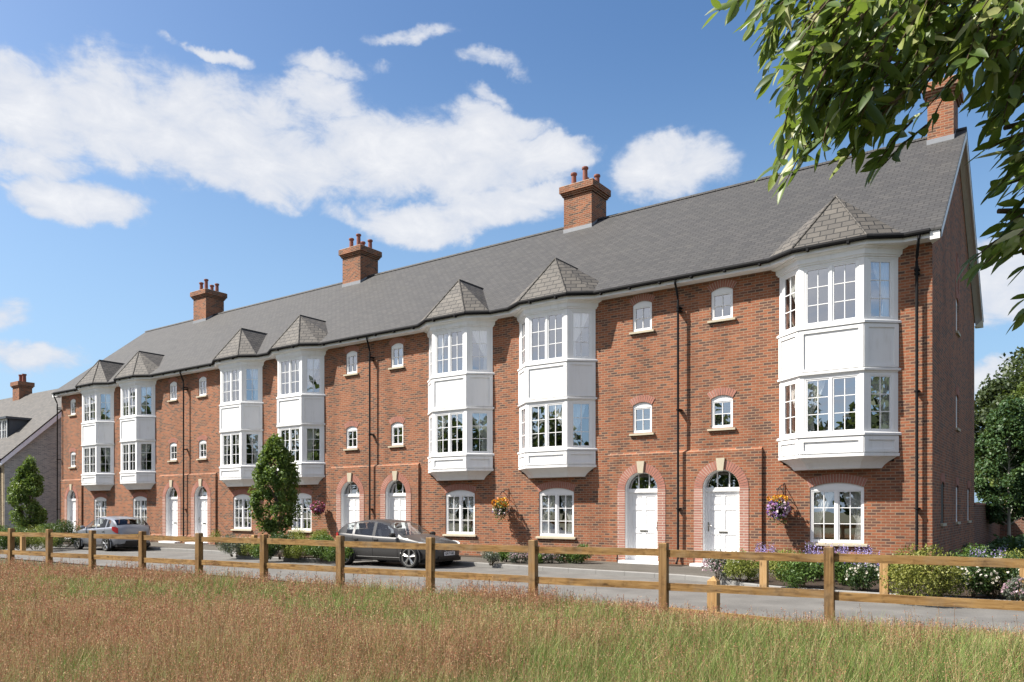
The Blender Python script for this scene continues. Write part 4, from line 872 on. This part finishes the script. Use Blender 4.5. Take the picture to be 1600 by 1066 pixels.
# ================================================================ shrubs
def shrub(px,py,w,h,kind,label,z=-.07,depth=None,dy=0):
    p=on_ground(px,py,z); p.y+=dy; w*=1.22; h*=1.06; d=w if depth is None else depth
    t=thing('shrub' if kind!='lavender' else 'lavender_plant',label,'shrub' if kind!='lavender' else 'flowering plant',(p.x,p.y,z),'shrubs and plants in the beds before the houses')
    mats={'yellow':'sh_yellow','golden':'sh_golden','mid':'sh_mid','dark':'sh_dark','grey':'sh_grey','white':'sh_dark','pink':'sh_grey','lavender':'sh_mid','light':'leaf_light'}
    ls={'yellow':.05,'golden':.058,'mid':.065,'dark':.065,'grey':.055,'white':.055,'pink':.055,'lavender':.055,'light':.09}[kind]
    n=int(min(6500,max(700,4600*w*h*(1+d)*.6*(.05/ls)**1.0)))
    nb=max(5,int(6+w*8)); bc=rand_dirs(nb); bc[:,2]=np.abs(bc[:,2]); bc*=np.array([w*.34,d*.34,h*.55]); bc[:,2]+=h*.22
    br=(.20+.14*RNG.random(nb))*min(w,h*1.3)
    idx=RNG.integers(0,nb,n); C=bc[idx]+rand_dirs(n)*(br[idx]*(RNG.random(n)**.4))[:,None]
    C[:,2]=np.clip(C[:,2],.015,None); sh=.75+.25*np.clip(C[:,2]/h*2,0,1); C[:,0]*=sh; C[:,1]*=sh
    if kind=='lavender': C[:,2]*=.6
    dirs=rand_dirs(n)*.8+np.array([0,0,.55]); dirs/=np.linalg.norm(dirs,axis=1,keepdims=True)
    V,F=leaf_quads(C+np.array(p),ls*(.7+.6*RNG.random(n)),ls*.5,dirs)
    tone=np.clip(.15+.55*RNG.random(n)+.25*RNG.random(nb)[idx],0,1)
    np_obj('foliage',V,F,M[mats[kind]],t,tone)
    st=MB()
    for i in range(min(nb,7)):
        a=Vector(p)+Vector((bc[i][0]*.25,bc[i][1]*.25,-.05)); st.tube([a,Vector(p)+Vector(bc[i])],[.012,.005],5)
    st.build('stem',M['twig'],t)
    def blooms(mat,cnt,sz,zr=(.35,1.05)):
        C=rand_dirs(cnt)*np.array([w*.5,d*.5,h*.55]); C[:,2]=np.abs(C[:,2])*1.0+h*.35; C=C+np.array(p)
        V,F=leaf_quads(C,sz,sz); V2,F2=leaf_quads(C,sz,sz); np_obj('flowers',np.vstack([V,V2]),np.vstack([F,F2+len(V)]),M[mat],t,np.tile(RNG.random(cnt),2))['kind']='stuff'
    if kind=='white': blooms('fl_white',int(150*w*h+18),.055)
    if kind=='pink': blooms('fl_pink',int(300*w*h+14),.05)
    if kind=='lavender':
        ns=int(60*w+10); Vs=[];Fs=[];k=0
        for i in range(ns):
            a=RNG.uniform(-.5,.5)*w; b=RNG.uniform(-.4,.4)*d; hh=h*RNG.uniform(.72,1.05); q=12
            zz=np.linspace(hh*.5,hh,q); C=np.stack([np.full(q,a),np.full(q,b),zz],1)+RNG.normal(size=(q,3))*.012+np.array(p)
            V,F=leaf_quads(C,.05*(1.15-.6*np.linspace(0,1,q)),.045*(1.15-.6*np.linspace(0,1,q))); Vs.append(V); Fs.append(F+k); k+=len(V)
        np_obj('flowers',np.vstack(Vs),np.vstack(Fs),M['fl_lav'],t,RNG.random(k//4))['kind']='stuff'
    return t
S=shrub
# right hand bed, left to right
S(1121,905,.62,.58,'pink','small pink and grey flowering shrub at the left tip of the right bed')
S(1158,908,.75,.62,'yellow','yellow green shrub between the pink flowering shrub and the bollard')
S(1225,905,.85,.60,'yellow','feathery yellow green shrub just right of the first bed bollard')
S(1252,918,.80,.66,'mid','leafy mid green shrub left of the purple spikes by the tall fence post')
S(1277,908,.55,.82,'lavender','tall purple flower spikes immediately left of the tall fence post')
S(1196,893,.4,.72,'lavender','pale purple spikes rising behind the first bed bollard')
S(1312,914,.60,.66,'mid','mid green plant just right of the tall fence post')
S(1306,905,.4,.78,'lavender','purple spikes just right of the tall fence post')
S(1336,906,.62,.74,'lavender','wide clump of purple spikes above the cream roses')
S(1360,903,.40,.66,'lavender','purple spikes at the right end of the clump near the second bollard')
S(1351,922,.62,.56,'white','small cream rose bush left of the second bed bollard')
S(1239,884,.9,.55,'yellow','low yellow green shrub in the back row under the rightmost ground window')
S(1330,880,.7,.42,'dark','dark green shrub against the wall right of the rightmost ground window')
S(1441,934,1.15,.84,'golden','big rounded golden green bush, largest of the right bed')
S(1512,932,.86,.72,'white','cream rose bush just right of the big golden bush')
S(1563,934,.82,.78,'white','cream rose bush nearest the right edge of the picture')
S(1592,943,.42,.46,'pink','low pink rose at the right edge of the picture')
S(1590,922,.8,.74,'yellow','yellow green shrub behind the pink rose at the right edge')
S(1545,908,.6,.70,'lavender','purple spikes behind the two right cream rose bushes')
S(1497,898,.7,.66,'mid','green shrub behind the left cream rose bush by the gable corner')
S(1532,900,.8,.70,'mid','green shrub between gable corner and right cream rose bushes')
S(1408,905,.6,.62,'mid','green shrub half hidden behind the big golden bush')
S(1476,884,.45,.42,'pink','small pale flowered plant at the foot of the gable corner')
S(1500,876,.8,.5,'grey','blue grey low plant beside the gable wall')
S(1553,884,.55,.55,'lavender','purple spikes in front of the dark ground cover by the gable')
S(1562,886,.9,.48,'light','bright yellow green mound in front of the dark ground cover')
# strips along the wall
S(735,865,.75,.72,'mid','bright green bush in front of the dark car bonnet by the wall',dy=0)
S(767,881,.50,.45,'grey','grey green plant at the wall left of the middle hanging basket',-.08)
S(793,878,.55,.46,'mid','green plant under the middle hanging basket',-.08)
S(812,880,.55,.45,'pink','dusky plant just right of the middle hanging basket',-.08)
S(838,880,.5,.42,'mid','small green plant behind the fence post right of the basket',-.08)
S(858,880,.55,.45,'pink','dusky red plant under the ground window right of the basket',-.08)
S(882,880,.5,.45,'dark','dark green plant under right half of that ground window',-.08)
S(905,880,.7,.58,'mid','leafy green plant ending the strip left of the paired doorway',-.08)
S(1066,879,.75,.60,'white','white flowered bush between the two rightmost doors',-.08)
# kerb bed by the tree
S(366,868,.95,.72,'grey','grey green shrub at the left end of the tree bed')
S(392,868,.95,.62,'yellow','yellow green shrub left of the bollard in the tree bed')
S(414,872,.7,.72,'mid','small green shrub partly behind a fence post in the tree bed')
S(438,872,1.05,.80,'dark','dark green shrub under the upright tree')
S(469,872,1.15,.72,'yellow','broad yellow green shrub in the middle of the tree bed')
S(505,874,1.2,.74,'mid','broad mid green shrub at right of the tree bed')
S(530,877,.75,.62,'mid','green shrub right against the rear of the dark car')
S(421,872,.5,.5,'grey','low grey plant at the kerb below the upright tree')
S(349,850,1.0,.75,'yellow','yellow green plant at the wall left of the tree')
S(376,849,1.0,.62,'mid','green plant at the wall under the window left of the tree')
S(470,856,1.0,.78,'yellow','yellow green plant at the wall below window right of the tree')
S(507,858,1.2,.80,'yellow','yellow green plant at the wall under the red hanging basket')
# far left
S(8,858,1.6,1.0,'mid','bright green shrub at the left edge of the picture')
S(34,857,1.3,.75,'grey','grey green shrub beneath the small tree by the buff house')
S(56,857,1.5,.85,'yellow','yellow green shrub right of the far left bollard')
S(76,853,1.2,.9,'mid','green shrub under the grey gable wall')
S(97,854,1.9,1.05,'dark','dark green shrub at the corner of the far left red house')
S(281,846,.75,.55,'mid','small green plant between the two far left paired doors',-.08)
S(231,846,.9,.6,'pink','dusky plant at the wall right of the silver car',-.08)
S(48,845,1.6,.9,'yellow','yellow green shrub at the foot of the grey gable wall')
# dark juniper ground cover beside the gable
n=9000; gx=RNG.uniform(-2.3,7,n); gy=RNG.uniform(24,41,n); hz=.28+.22*np.sin(gx*1.9+gy*.7)*np.sin(gy*1.3)+.1*RNG.random(n)
C=np.stack([gx,gy,hz*RNG.random(n)**.4],1); V,F=leaf_quads(C,.22,.10); tag(np_obj('ground_cover',V,F,M['leaf_dark'],None,RNG.random(n)),'dark spreading ground cover filling the garden beside the gable','ground cover',None,'stuff')
# ================================================================ trees
def crown_tree(name,label,cat,base,height,crown_r,crown_z0,n,leaf,mat,barkm,trunk_r,group=None,columnar=False,clump=120,prof=None,forks=1):
    t=thing(name,label,cat,base,group); B=np.array(base)
    tr=MB(); zc=crown_z0
    for f in range(forks):
        ox=(f-(forks-1)/2)*.35 if forks>1 else 0
        tr.tube([Vector(base)+Vector((ox*.2,0,-.1)),Vector(base)+Vector((ox*.7,0,zc*.6)),Vector(base)+Vector((ox*1.4,.03,zc*1.2)),Vector(base)+Vector((ox,.05,height*.75))],[trunk_r*1.15,trunk_r,trunk_r*.8,trunk_r*.15],9)
    tr.build('trunk',M[barkm],t)
    lb=MB(); 
    zz=RNG.random(clump)**.85; th=RNG.uniform(0,2*PI,clump)
    pr=prof or (lambda s:(math.sin(PI*min(1,s*.93+.07)**.75))**.8)
    rr=np.array([pr(s) for s in zz])*crown_r*(.45+.55*RNG.random(clump)**.5)
    CC=np.stack([np.cos(th)*rr,np.sin(th)*rr,zc+zz*(height-zc)],1)
    for i in range(0,clump,3 if clump<200 else 6):
        q=CC[i]; z0=max(zc*.8,q[2]-(1.1 if columnar else .5)*math.hypot(q[0],q[1])-.3); lb.tube([Vector(base)+Vector((0,0,z0)),Vector(base)+Vector((q[0]*.55,q[1]*.55,z0+(q[2]-z0)*.5)),Vector(base)+Vector(q)],[trunk_r*.32,trunk_r*.18,trunk_r*.05],5)
    lb.build('branch',M[barkm],t)
    idx=RNG.integers(0,clump,n); cs=crown_r*(.27 if columnar else .25)*(.6+.8*RNG.random(clump)); 
    off=rand_dirs(n)*(cs[idx]*RNG.random(n)**.45)[:,None]
    if columnar: off[:,2]*=1.5
    C=CC[idx]+off+B
    V,F=leaf_quads(C,leaf*(.7+.6*RNG.random(n)),leaf*.62,flat=.3)
    tone=np.clip(.1+.5*RNG.random(n)+.4*RNG.random(clump)[idx],0,1)
    np_obj('crown',V,F,M[mat],t,tone); return t
crown_tree('hornbeam_tree','upright dense green tree at the kerb behind the fence, left of the dark car','tree',(-23.5,18.0,-.07),4.2,.80,.95,16000,.115,'leaf_tree','bark',.075,'upright hornbeam trees',True,95)
crown_tree('hornbeam_tree','smaller looking upright green tree in front of the grey gable wall at far left','tree',(-43.6,18.1,-.07),4.15,.84,.75,14000,.125,'leaf_tree','bark',.08,'upright hornbeam trees',True,90)
crown_tree('garden_tree','dark green tree with slim pale trunk beside the gable end','tree',(-2.0,38.2,-.1),6.2,1.35,1.3,22000,.14,'leaf_dark','bark_pale',.07,'garden trees beside the gable',False,110)
crown_tree('garden_tree','dark green tree with forked white trunk at the right edge','tree',(-.9,39.5,-.1),6.5,1.6,1.5,24000,.14,'leaf_dark','bark_pale',.08,'garden trees beside the gable',False,110,forks=2)
crown_tree('garden_tree','sunlit yellow green tree top rising behind the two dark garden trees','tree',(-1.6,50,-.1),8.2,2.4,1.5,18000,.2,'leaf_light','bark',.14,'garden trees beside the gable',False,110)
crown_tree('broad_tree','tall broad grey green tree far behind the garden at the right edge','tree',(-.6,66,-.1),14.2,4.6,3,24000,.32,'leaf_far','bark',.3,'far trees behind the garden wall',False,120)
crown_tree('broad_tree','lower far tree just clear of the rear corner of the gable','tree',(-4.0,64,-.1),10.2,3.0,3,14000,.3,'leaf_far','bark',.2,'far trees behind the garden wall',False,80)
# wood behind the viewer, seen in the windows' reflections
cl=[];
for i in range(185):
    a=R(RNG.uniform(150,374)); r=RNG.uniform(62,80); x=-22+r*1.25*math.cos(a); y=8+r*math.sin(a); h=RNG.uniform(13,20); k=330
    if y>6 and x<-60: continue
    c=rand_dirs(k)*np.array([3.8,3.8,h*.5])*(RNG.random((k,1))**.35)+np.array([x,y,h*.52]); c[:,2]=np.maximum(c[:,2],.2); cl.append(c)
C=np.vstack(cl); V,F=leaf_quads(C,1.25,.85); tag(np_obj('woodland',V,F,M['leaf_far'],None,RNG.random(len(C))),'belt of woodland across the field that the windows reflect','woodland',None,'stuff')
# ================================================================ overhanging tree, top right
def near_tree():
    base=at_dist(2150,1200,4.2); base.z=-.22
    t=thing('overhanging_tree','near tree whose leafy branches hang into the top right corner','tree',base)
    tr=MB(); top=at_dist(2050,-250,4.2); tr.tube([base,base+Vector((.05,.03,1.4)),base.lerp(top,.6),top],[.17,.14,.11,.07],12); tr.build('trunk',M['bark'],t)
    tpl=[(0,.06),(.12,.55),(.32,.97),(.58,.92),(.82,.52),(1,.03)]; 
    V=[];F=[];tone=[]
    tw=MB(); br=MB()
    def leaf(P,D,Nn,Ln,Wd,tn):
        D=D.normalized(); Sx=D.cross(Nn).normalized(); Nn=Sx.cross(D); b=len(V); curl=random.uniform(-.12,.22)
        for s,wd in tpl:
            c=P+D*(Ln*s)-Nn*(curl*Ln*s*s); V.append(c); up=Nn*(wd*Wd*.16)
            V.append(c+Sx*(wd*Wd*.5)+up); V.append(c-Sx*(wd*Wd*.5)+up)
        for i in range(len(tpl)-1):
            k=b+i*3; F.append((k,k+3,k+4,k+1)); F.append((k,k+2,k+5,k+3)); tone.append(tn); tone.append(min(1,max(0,tn+random.uniform(-.06,.06))))
    def twig(P0,P1,nl,Ln):
        d=(P1-P0); L=d.length; mid=P0.lerp(P1,.5)+Vector((0,0,.05*L)); pts=[P0,mid,P1]
        tw.tube(pts,[.006,.0045,.002],5)
        for i in range(nl):
            f=(i+.5)/nl*.95+.05; P=P0.lerp(mid,f*2) if f<.5 else mid.lerp(P1,f*2-1)
            dd=d.normalized(); side=(1 if i%2 else -1); S=dd.cross(Vector((0,0,1))).normalized()
            D=dd*random.uniform(.2,.9)+S*side*random.uniform(.3,1.1)+Vector((random.uniform(-.6,.4),random.uniform(-.6,.4),random.uniform(-.7,.35)))
            Nn=Vector((random.uniform(-1,.5),random.uniform(-1.1,.4),random.uniform(.05,.9)))
            tn=random.random()*.85 if random.random()<.9 else random.uniform(.85,1)
            leaf(P,D,Nn,Ln*random.uniform(.75,1.2),Ln*random.uniform(.28,.40),tn)
        leaf(P1,d+Vector((0,0,-.1)),Vector((random.uniform(-.4,.4),random.uniform(-.4,.4),1)),Ln,Ln*.3,random.random()*.8)
    # main limbs from the trunk into the crown
    lim=[[(2080,120),(1800,-60),(1500,-40),(1250,-30),(1120,-15)],[(2080,260),(1850,60),(1600,60),(1400,70),(1250,90)],[(2070,420),(1850,200),(1650,180),(1570,200)],[(2090,600),(1850,330),(1680,330),(1560,330)],[(2090,700),(1900,420),(1720,400),(1600,395)]]
    dep=[4.1,3.9,3.9,3.7,3.6]
    limbpts=[]
    for L,dd in zip(lim,dep):
        pts=[at_dist(x,y,dd+random.uniform(-.1,.1)) for x,y in L]; br.tube(pts,[.05,.035,.022,.012,.006][:len(pts)],8)
        for a,b in zip(pts,pts[1:]):
            for k in range(6): limbpts.append(a.lerp(b,k/6))
    br.build('branch',M['twig'],t)
    # tip positions: (centre x, centre y, spread x, spread y, twigs)
    zones=[(1140,6,26,12,3),(1195,28,20,25,7),(1250,60,55,55,30),(1300,110,75,45,40),(1370,40,80,50,46),(1370,150,55,45,22),(1470,40,70,45,44),(1420,100,40,45,20),(1560,50,60,60,44),(1545,120,40,35,16),(1590,150,35,60,22),
           (1245,215,20,36,7),(1290,200,45,40,13),(1350,205,22,30,7),(1379,250,12,25,3),(1452,172,10,16,2),(1225,262,12,14,2),
           (1575,215,30,40,14),(1592,285,20,35,7),(1565,280,14,16,3),(1580,345,20,16,4),(1565,385,22,18,5),(1532,408,12,10,2),(1600,395,12,24,3),(1604,470,8,18,2),(1720,250,70,120,22),(1690,60,80,70,40)]
    for cx,cy,sx,sy,nt in zones:
        for k in range(int(nt*.82+.5)):
            x=cx+random.uniform(-1,1)*sx; y=cy+random.uniform(-1,1)*sy; dd=random.uniform(3.35,4.5) if cy<200 else random.uniform(3.4,3.9)
            tip=at_dist(x-4,y+10,dd); a=min(limbpts,key=lambda q:(q-tip).length+.25*abs(q.z-tip.z-.12)); 
            if x>1500 and y>200: st=at_dist(x+random.uniform(50,100),y-random.uniform(10,60),dd)
            else: st=at_dist(x+random.uniform(15,80),y-random.uniform(40,95),dd+random.uniform(-.1,.1))
            twig(st,tip,random.randint(7,9),.124)
    tw.build('twig',M['twig'],t)
    np_obj('leaves',np.array([tuple(v) for v in V]),np.array(F),M['leaf_near'],t,tone)
near_tree()
# ================================================================ meadow
def vnoise(x,y,s,seed):
    r=np.random.default_rng(seed); T=r.random((64,64)); X=x/s; Y=y/s; i=np.floor(X).astype(int); j=np.floor(Y).astype(int); fx=X-i; fy=Y-j; fx=fx*fx*(3-2*fx); fy=fy*fy*(3-2*fy)
    g=lambda a,b:T[a%64,b%64]; return (g(i,j)*(1-fx)+g(i+1,j)*fx)*(1-fy)+(g(i,j+1)*(1-fx)+g(i+1,j+1)*fx)*fy
def meadow():
    # sample in the visible wedge plus a margin
    N=330000; t=np.sqrt(RNG.uniform(4.3**2,23**2,N*2)); t=np.where(RNG.random(N*2)<.5,RNG.uniform(4.3,14,N*2),t); u=RNG.uniform(-.80,.80,N*2)
    X=(CF[0]+u*CR[0])*t; Y=(CF[1]+u*CR[1])*t
    ok=(Y<FL(X)+.95)&(Y>-6)
    X,Y,t=X[ok][:N],Y[ok][:N],t[ok][:N]; n=len(X)
    verge=Y>FL(X)+.12
    fld=.42*vnoise(X,Y,1.9,1)+.33*vnoise(X+9,Y,.75,2)+.25*vnoise(X,Y+5,.28,3)     # high = seed heads
    lat=X*CR[0]+Y*CR[1]
    fld=fld-.09*np.clip((lat+.5)/3,-1,1)*np.clip((13-t)/4,0,1)
    u_=lat/t; gp=np.exp(-((u_-.30)/.10)**2-((t-8.3)/1.6)**2)+.8*np.exp(-((u_-.0)/.12)**2-((t-9.5)/1.5)**2)+.7*np.exp(-((u_+.42)/.10)**2-((t-13.5)/1.6)**2)
    fld=.5+(fld-.5)*1.35-.22*gp
    brown=np.clip((fld-.45)/.20,0,1)
    h=(.23+.20*vnoise(X,Y,1.1,4)+.13*RNG.random(n))*np.where(verge,.45,1.)
    h*=.62+.75*RNG.random(n)**1.6
    h*=np.clip(1.12-.25*np.clip((t-9)/8,0,1),.5,1.2)
    nf=np.clip((FL(X)-Y-.2)/1.7,0,1); rt=np.clip((X+7.5)/3.,0,1); h*=1-.5*rt*(1-nf)**1.0
    w=(.0035+.0025*RNG.random(n))*np.clip(t/9,.8,1.8)
    az=RNG.uniform(0,2*PI,n); lean=h*RNG.uniform(.08,.55,n); dx=np.cos(az)*lean+.04*h; dy=np.sin(az)*lean
    fa=RNG.uniform(0,2*PI,n); wx=np.cos(fa)*w; wy=np.sin(fa)*w; z0=-.235
    P=lambda k,f:np.stack([X+dx*f**2+wx*k*(1-f*.9),Y+dy*f**2+wy*k*(1-f*.9),z0+h*f*(1-.12*f)],1)
    V=np.stack([P(-1,0),P(1,0),P(1,.55),P(-1,.55),P(1,1.),P(-1,1.)],1)
    b=np.arange(n)[:,None]*6; F=np.concatenate([b+np.array([0,1,2,3]),b+np.array([3,2,4,5])],0)
    r=RNG.random((n,1)); gA=np.array([.085,.145,.03]); gB=np.array([.25,.325,.09]); gS=np.array([.46,.43,.21]); gR=np.array([.30,.19,.085])
    c=gA+(gB-gA)*r; k=RNG.random((n,1)); c=np.where(k<.20+.18*brown[:,None],gS*(.7+.5*r),c); c=np.where((k>.94-.28*brown[:,None]),gR*(.6+.6*r),c)
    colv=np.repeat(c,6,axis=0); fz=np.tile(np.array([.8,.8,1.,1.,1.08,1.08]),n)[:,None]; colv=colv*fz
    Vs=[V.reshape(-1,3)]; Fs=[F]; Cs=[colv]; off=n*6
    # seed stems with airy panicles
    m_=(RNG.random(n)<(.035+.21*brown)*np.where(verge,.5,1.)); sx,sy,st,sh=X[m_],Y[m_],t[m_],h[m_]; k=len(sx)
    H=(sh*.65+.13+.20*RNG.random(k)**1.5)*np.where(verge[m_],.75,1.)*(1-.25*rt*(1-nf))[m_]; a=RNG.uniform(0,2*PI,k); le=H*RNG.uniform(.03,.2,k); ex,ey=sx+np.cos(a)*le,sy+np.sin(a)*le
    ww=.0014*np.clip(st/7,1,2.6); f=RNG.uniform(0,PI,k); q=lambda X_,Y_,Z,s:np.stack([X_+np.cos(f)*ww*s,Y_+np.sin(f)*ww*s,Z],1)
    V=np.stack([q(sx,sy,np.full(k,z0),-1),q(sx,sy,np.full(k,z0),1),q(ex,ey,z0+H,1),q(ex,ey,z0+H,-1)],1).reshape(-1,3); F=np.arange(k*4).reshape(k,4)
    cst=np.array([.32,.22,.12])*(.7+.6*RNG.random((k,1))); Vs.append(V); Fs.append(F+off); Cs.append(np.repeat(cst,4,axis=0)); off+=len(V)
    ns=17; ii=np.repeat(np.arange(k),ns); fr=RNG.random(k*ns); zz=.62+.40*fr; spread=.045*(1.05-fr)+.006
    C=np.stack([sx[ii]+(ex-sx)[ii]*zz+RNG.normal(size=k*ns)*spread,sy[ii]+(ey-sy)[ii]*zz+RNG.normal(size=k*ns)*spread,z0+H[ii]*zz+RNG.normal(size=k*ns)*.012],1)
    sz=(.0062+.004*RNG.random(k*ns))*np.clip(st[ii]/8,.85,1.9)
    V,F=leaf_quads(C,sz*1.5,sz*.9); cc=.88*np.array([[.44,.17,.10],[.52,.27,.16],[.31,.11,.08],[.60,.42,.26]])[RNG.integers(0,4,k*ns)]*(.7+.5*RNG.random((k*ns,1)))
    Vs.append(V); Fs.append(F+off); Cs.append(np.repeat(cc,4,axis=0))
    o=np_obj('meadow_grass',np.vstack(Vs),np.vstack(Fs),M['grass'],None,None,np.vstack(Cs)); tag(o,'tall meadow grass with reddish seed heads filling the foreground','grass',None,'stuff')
meadow()
# ================================================================ sky, sun, camera
sd=Vector((1.25,1.0,-1.88)).normalized(); EL=math.asin(-sd.z); ROT=math.atan2(-sd.x,-sd.y)
wld=bpy.data.worlds.new('World'); scene.world=wld; wld.use_nodes=True; nt=wld.node_tree; nt.nodes.clear()
out=nt.nodes.new('ShaderNodeOutputWorld'); bg=nt.nodes.new('ShaderNodeBackground'); nt.links.new(bg.outputs[0],out.inputs[0]); bg.inputs[1].default_value=.072
sky=N_(nt,'ShaderNodeTexSky',sky_type='NISHITA'); sky.sun_disc=False; sky.sun_elevation=EL; sky.sun_rotation=ROT; sky.air_density=1.0; sky.dust_density=2.2; sky.ozone_density=2.5; sky.altitude=0
tc=N_(nt,'ShaderNodeTexCoord'); D=vmath(nt,'NORMALIZE',tc.outputs['Generated']).outputs[0]
sp=N_(nt,'ShaderNodeSeparateXYZ'); nt.links.new(D,sp.inputs[0])
az=math_(nt,'MULTIPLY',math_(nt,'ARCTAN2',sp.outputs[0],sp.outputs[1]),180/PI); el=math_(nt,'MULTIPLY',math_(nt,'ARCSINE',sp.outputs[2]),180/PI)
ae=N_(nt,'ShaderNodeCombineXYZ'); nt.links.new(az,ae.inputs[0]); nt.links.new(el,ae.inputs[1]); wn=N_(nt,'ShaderNodeTexNoise'); wn.inputs['Scale'].default_value=7; wn.inputs['Detail'].default_value=6; wn.inputs['Roughness'].default_value=.6; nt.links.new(D,wn.inputs['Vector'])
wv=vmath(nt,'MULTIPLY',vmath(nt,'SUBTRACT',wn.outputs['Color'],(.5,.5,.5)).outputs[0],(8,5,0)).outputs[0]
AE=vmath(nt,'ADD',ae.outputs[0],wv).outputs[0]
def azel(px,py): 
    a=math.atan((px-800)/FPX); return math.degrees(a)-math.degrees(YAW), math.degrees(math.atan((HOR-py)/math.hypot(FPX,px-800)))
blobs=[(50,170,130,80),(200,190,190,88),(390,205,190,88),(510,165,85,50),(330,245,150,50),(440,265,190,55),(600,240,130,62),(710,250,170,68),(850,240,75,38),(760,190,80,32),(650,345,130,30),(790,325,130,38),(120,325,85,34),(62,268,60,26),(525,102,62,20),(650,60,62,13),(752,103,50,14),(1045,262,105,50),(12,490,60,26),(40,562,80,22),(1580,440,110,70),(1570,600,90,40),(760,152,35,12),(340,75,45,10),(1620,260,40,30)]
fld=None
behind=[(120,30,40,9),(175,42,30,10),(-156,17,26,9),(-120,12,20,7),(-120,45,20,10),(60,35,35,10),(150,15,45,6),(-170,60,40,9),(100,60,40,8)]
ells=[]
for x,y,rx,ry in blobs:
    a,e=azel(x,y); a0,_=azel(x-rx,y); a1,_=azel(x+rx,y); _,e0=azel(x,y+ry); _,e1=azel(x,y-ry); ells.append((a,e,(a1-a0)/2*1.0,(e1-e0)/2*1.0,1. if rx*ry>1800 else .55))
ells+= [b+(1.,) for b in behind]
for a,e,ra,re,wt in ells:
    d=vmath(nt,'SUBTRACT',AE,(a,e,0)).outputs[0]; d=vmath(nt,'MULTIPLY',d,(1/ra,1/re,0)).outputs[0]; r2=vmath(nt,'DOT_PRODUCT',d,d).outputs['Value']
    g_=math_(nt,'SUBTRACT',1.25*wt-.25,math_(nt,'MULTIPLY',r2,wt)); fld=g_ if fld is None else math_(nt,'MAXIMUM',fld,g_)
fld=math_(nt,'MAXIMUM',fld,-1.6)
mp=N_(nt,'ShaderNodeMapping'); mp.inputs['Scale'].default_value=(1,1,1.9); nt.links.new(D,mp.inputs[0])
n1=noise(nt,5.5,9,.60,mp.outputs[0],.5); n2=noise(nt,19,7,.62,mp.outputs[0],.4)
dn=math_(nt,'ADD',math_(nt,'MULTIPLY',math_(nt,'SUBTRACT',n1,.5),2.6),math_(nt,'MULTIPLY',math_(nt,'SUBTRACT',n2,.5),1.7))
den=math_(nt,'ADD',math_(nt,'MULTIPLY_ADD',fld,.95,.10),dn)
mr=N_(nt,'ShaderNodeMapRange',interpolation_type='SMOOTHERSTEP'); nt.links.new(den,mr.inputs[0]); mr.inputs[1].default_value=-.42; mr.inputs[2].default_value=.70; mr.inputs[3].default_value=0; mr.inputs[4].default_value=.93
shade=ramp(nt,math_(nt,'ADD',math_(nt,'MULTIPLY',den,.30),math_(nt,'MULTIPLY',n2,.55)),[(.15,(.60,.66,.78)),(.55,(.78,.80,.85)),(.85,(.93,.93,.94))])
k=N_(nt,'ShaderNodeVectorMath',operation='SCALE'); nt.links.new(shade,k.inputs[0]); k.inputs['Scale'].default_value=CLOUD_GAIN
hs=N_(nt,'ShaderNodeHueSaturation'); hs.inputs['Saturation'].default_value=1.22; hs.inputs['Value'].default_value=1.12; nt.links.new(sky.outputs[0],hs.inputs['Color'])
hz=N_(nt,'ShaderNodeMapRange',interpolation_type='SMOOTHSTEP'); nt.links.new(el,hz.inputs[0]); hz.inputs[1].default_value=0; hz.inputs[2].default_value=34; hz.inputs[3].default_value=.62; hz.inputs[4].default_value=0
skc=mixc(nt,hz.outputs[0],hs.outputs[0],(3.0,4.7,6.6))
nt.links.new(mixc(nt,mr.outputs[0],skc,k.outputs[0]),bg.inputs[0])
su=bpy.data.lights.new('sun','SUN'); su.energy=5.0; su.angle=R(.53); su.color=(1,.945,.86); so=bpy.data.objects.new('sun',su); COL.objects.link(so); so.rotation_euler=sd.to_track_quat('-Z','Y').to_euler()
cam=bpy.data.cameras.new('camera'); co=bpy.data.objects.new('camera',cam); COL.objects.link(co); co.location=(0,0,CAMZ); co.rotation_euler=(R(90),0,YAW)
cam.sensor_width=36; cam.sensor_fit='HORIZONTAL'; cam.lens=36*FPX/1600; cam.shift_y=(HOR-533)/1600; cam.clip_start=.05; cam.clip_end=3000; scene.camera=co
vs=scene.view_settings; vs.view_transform='Standard'; vs.look='None'; vs.exposure=EXPOSURE; vs.gamma=1; vs.use_curve_mapping=False
scene.cycles.max_bounces=8; scene.cycles.transparent_max_bounces=12
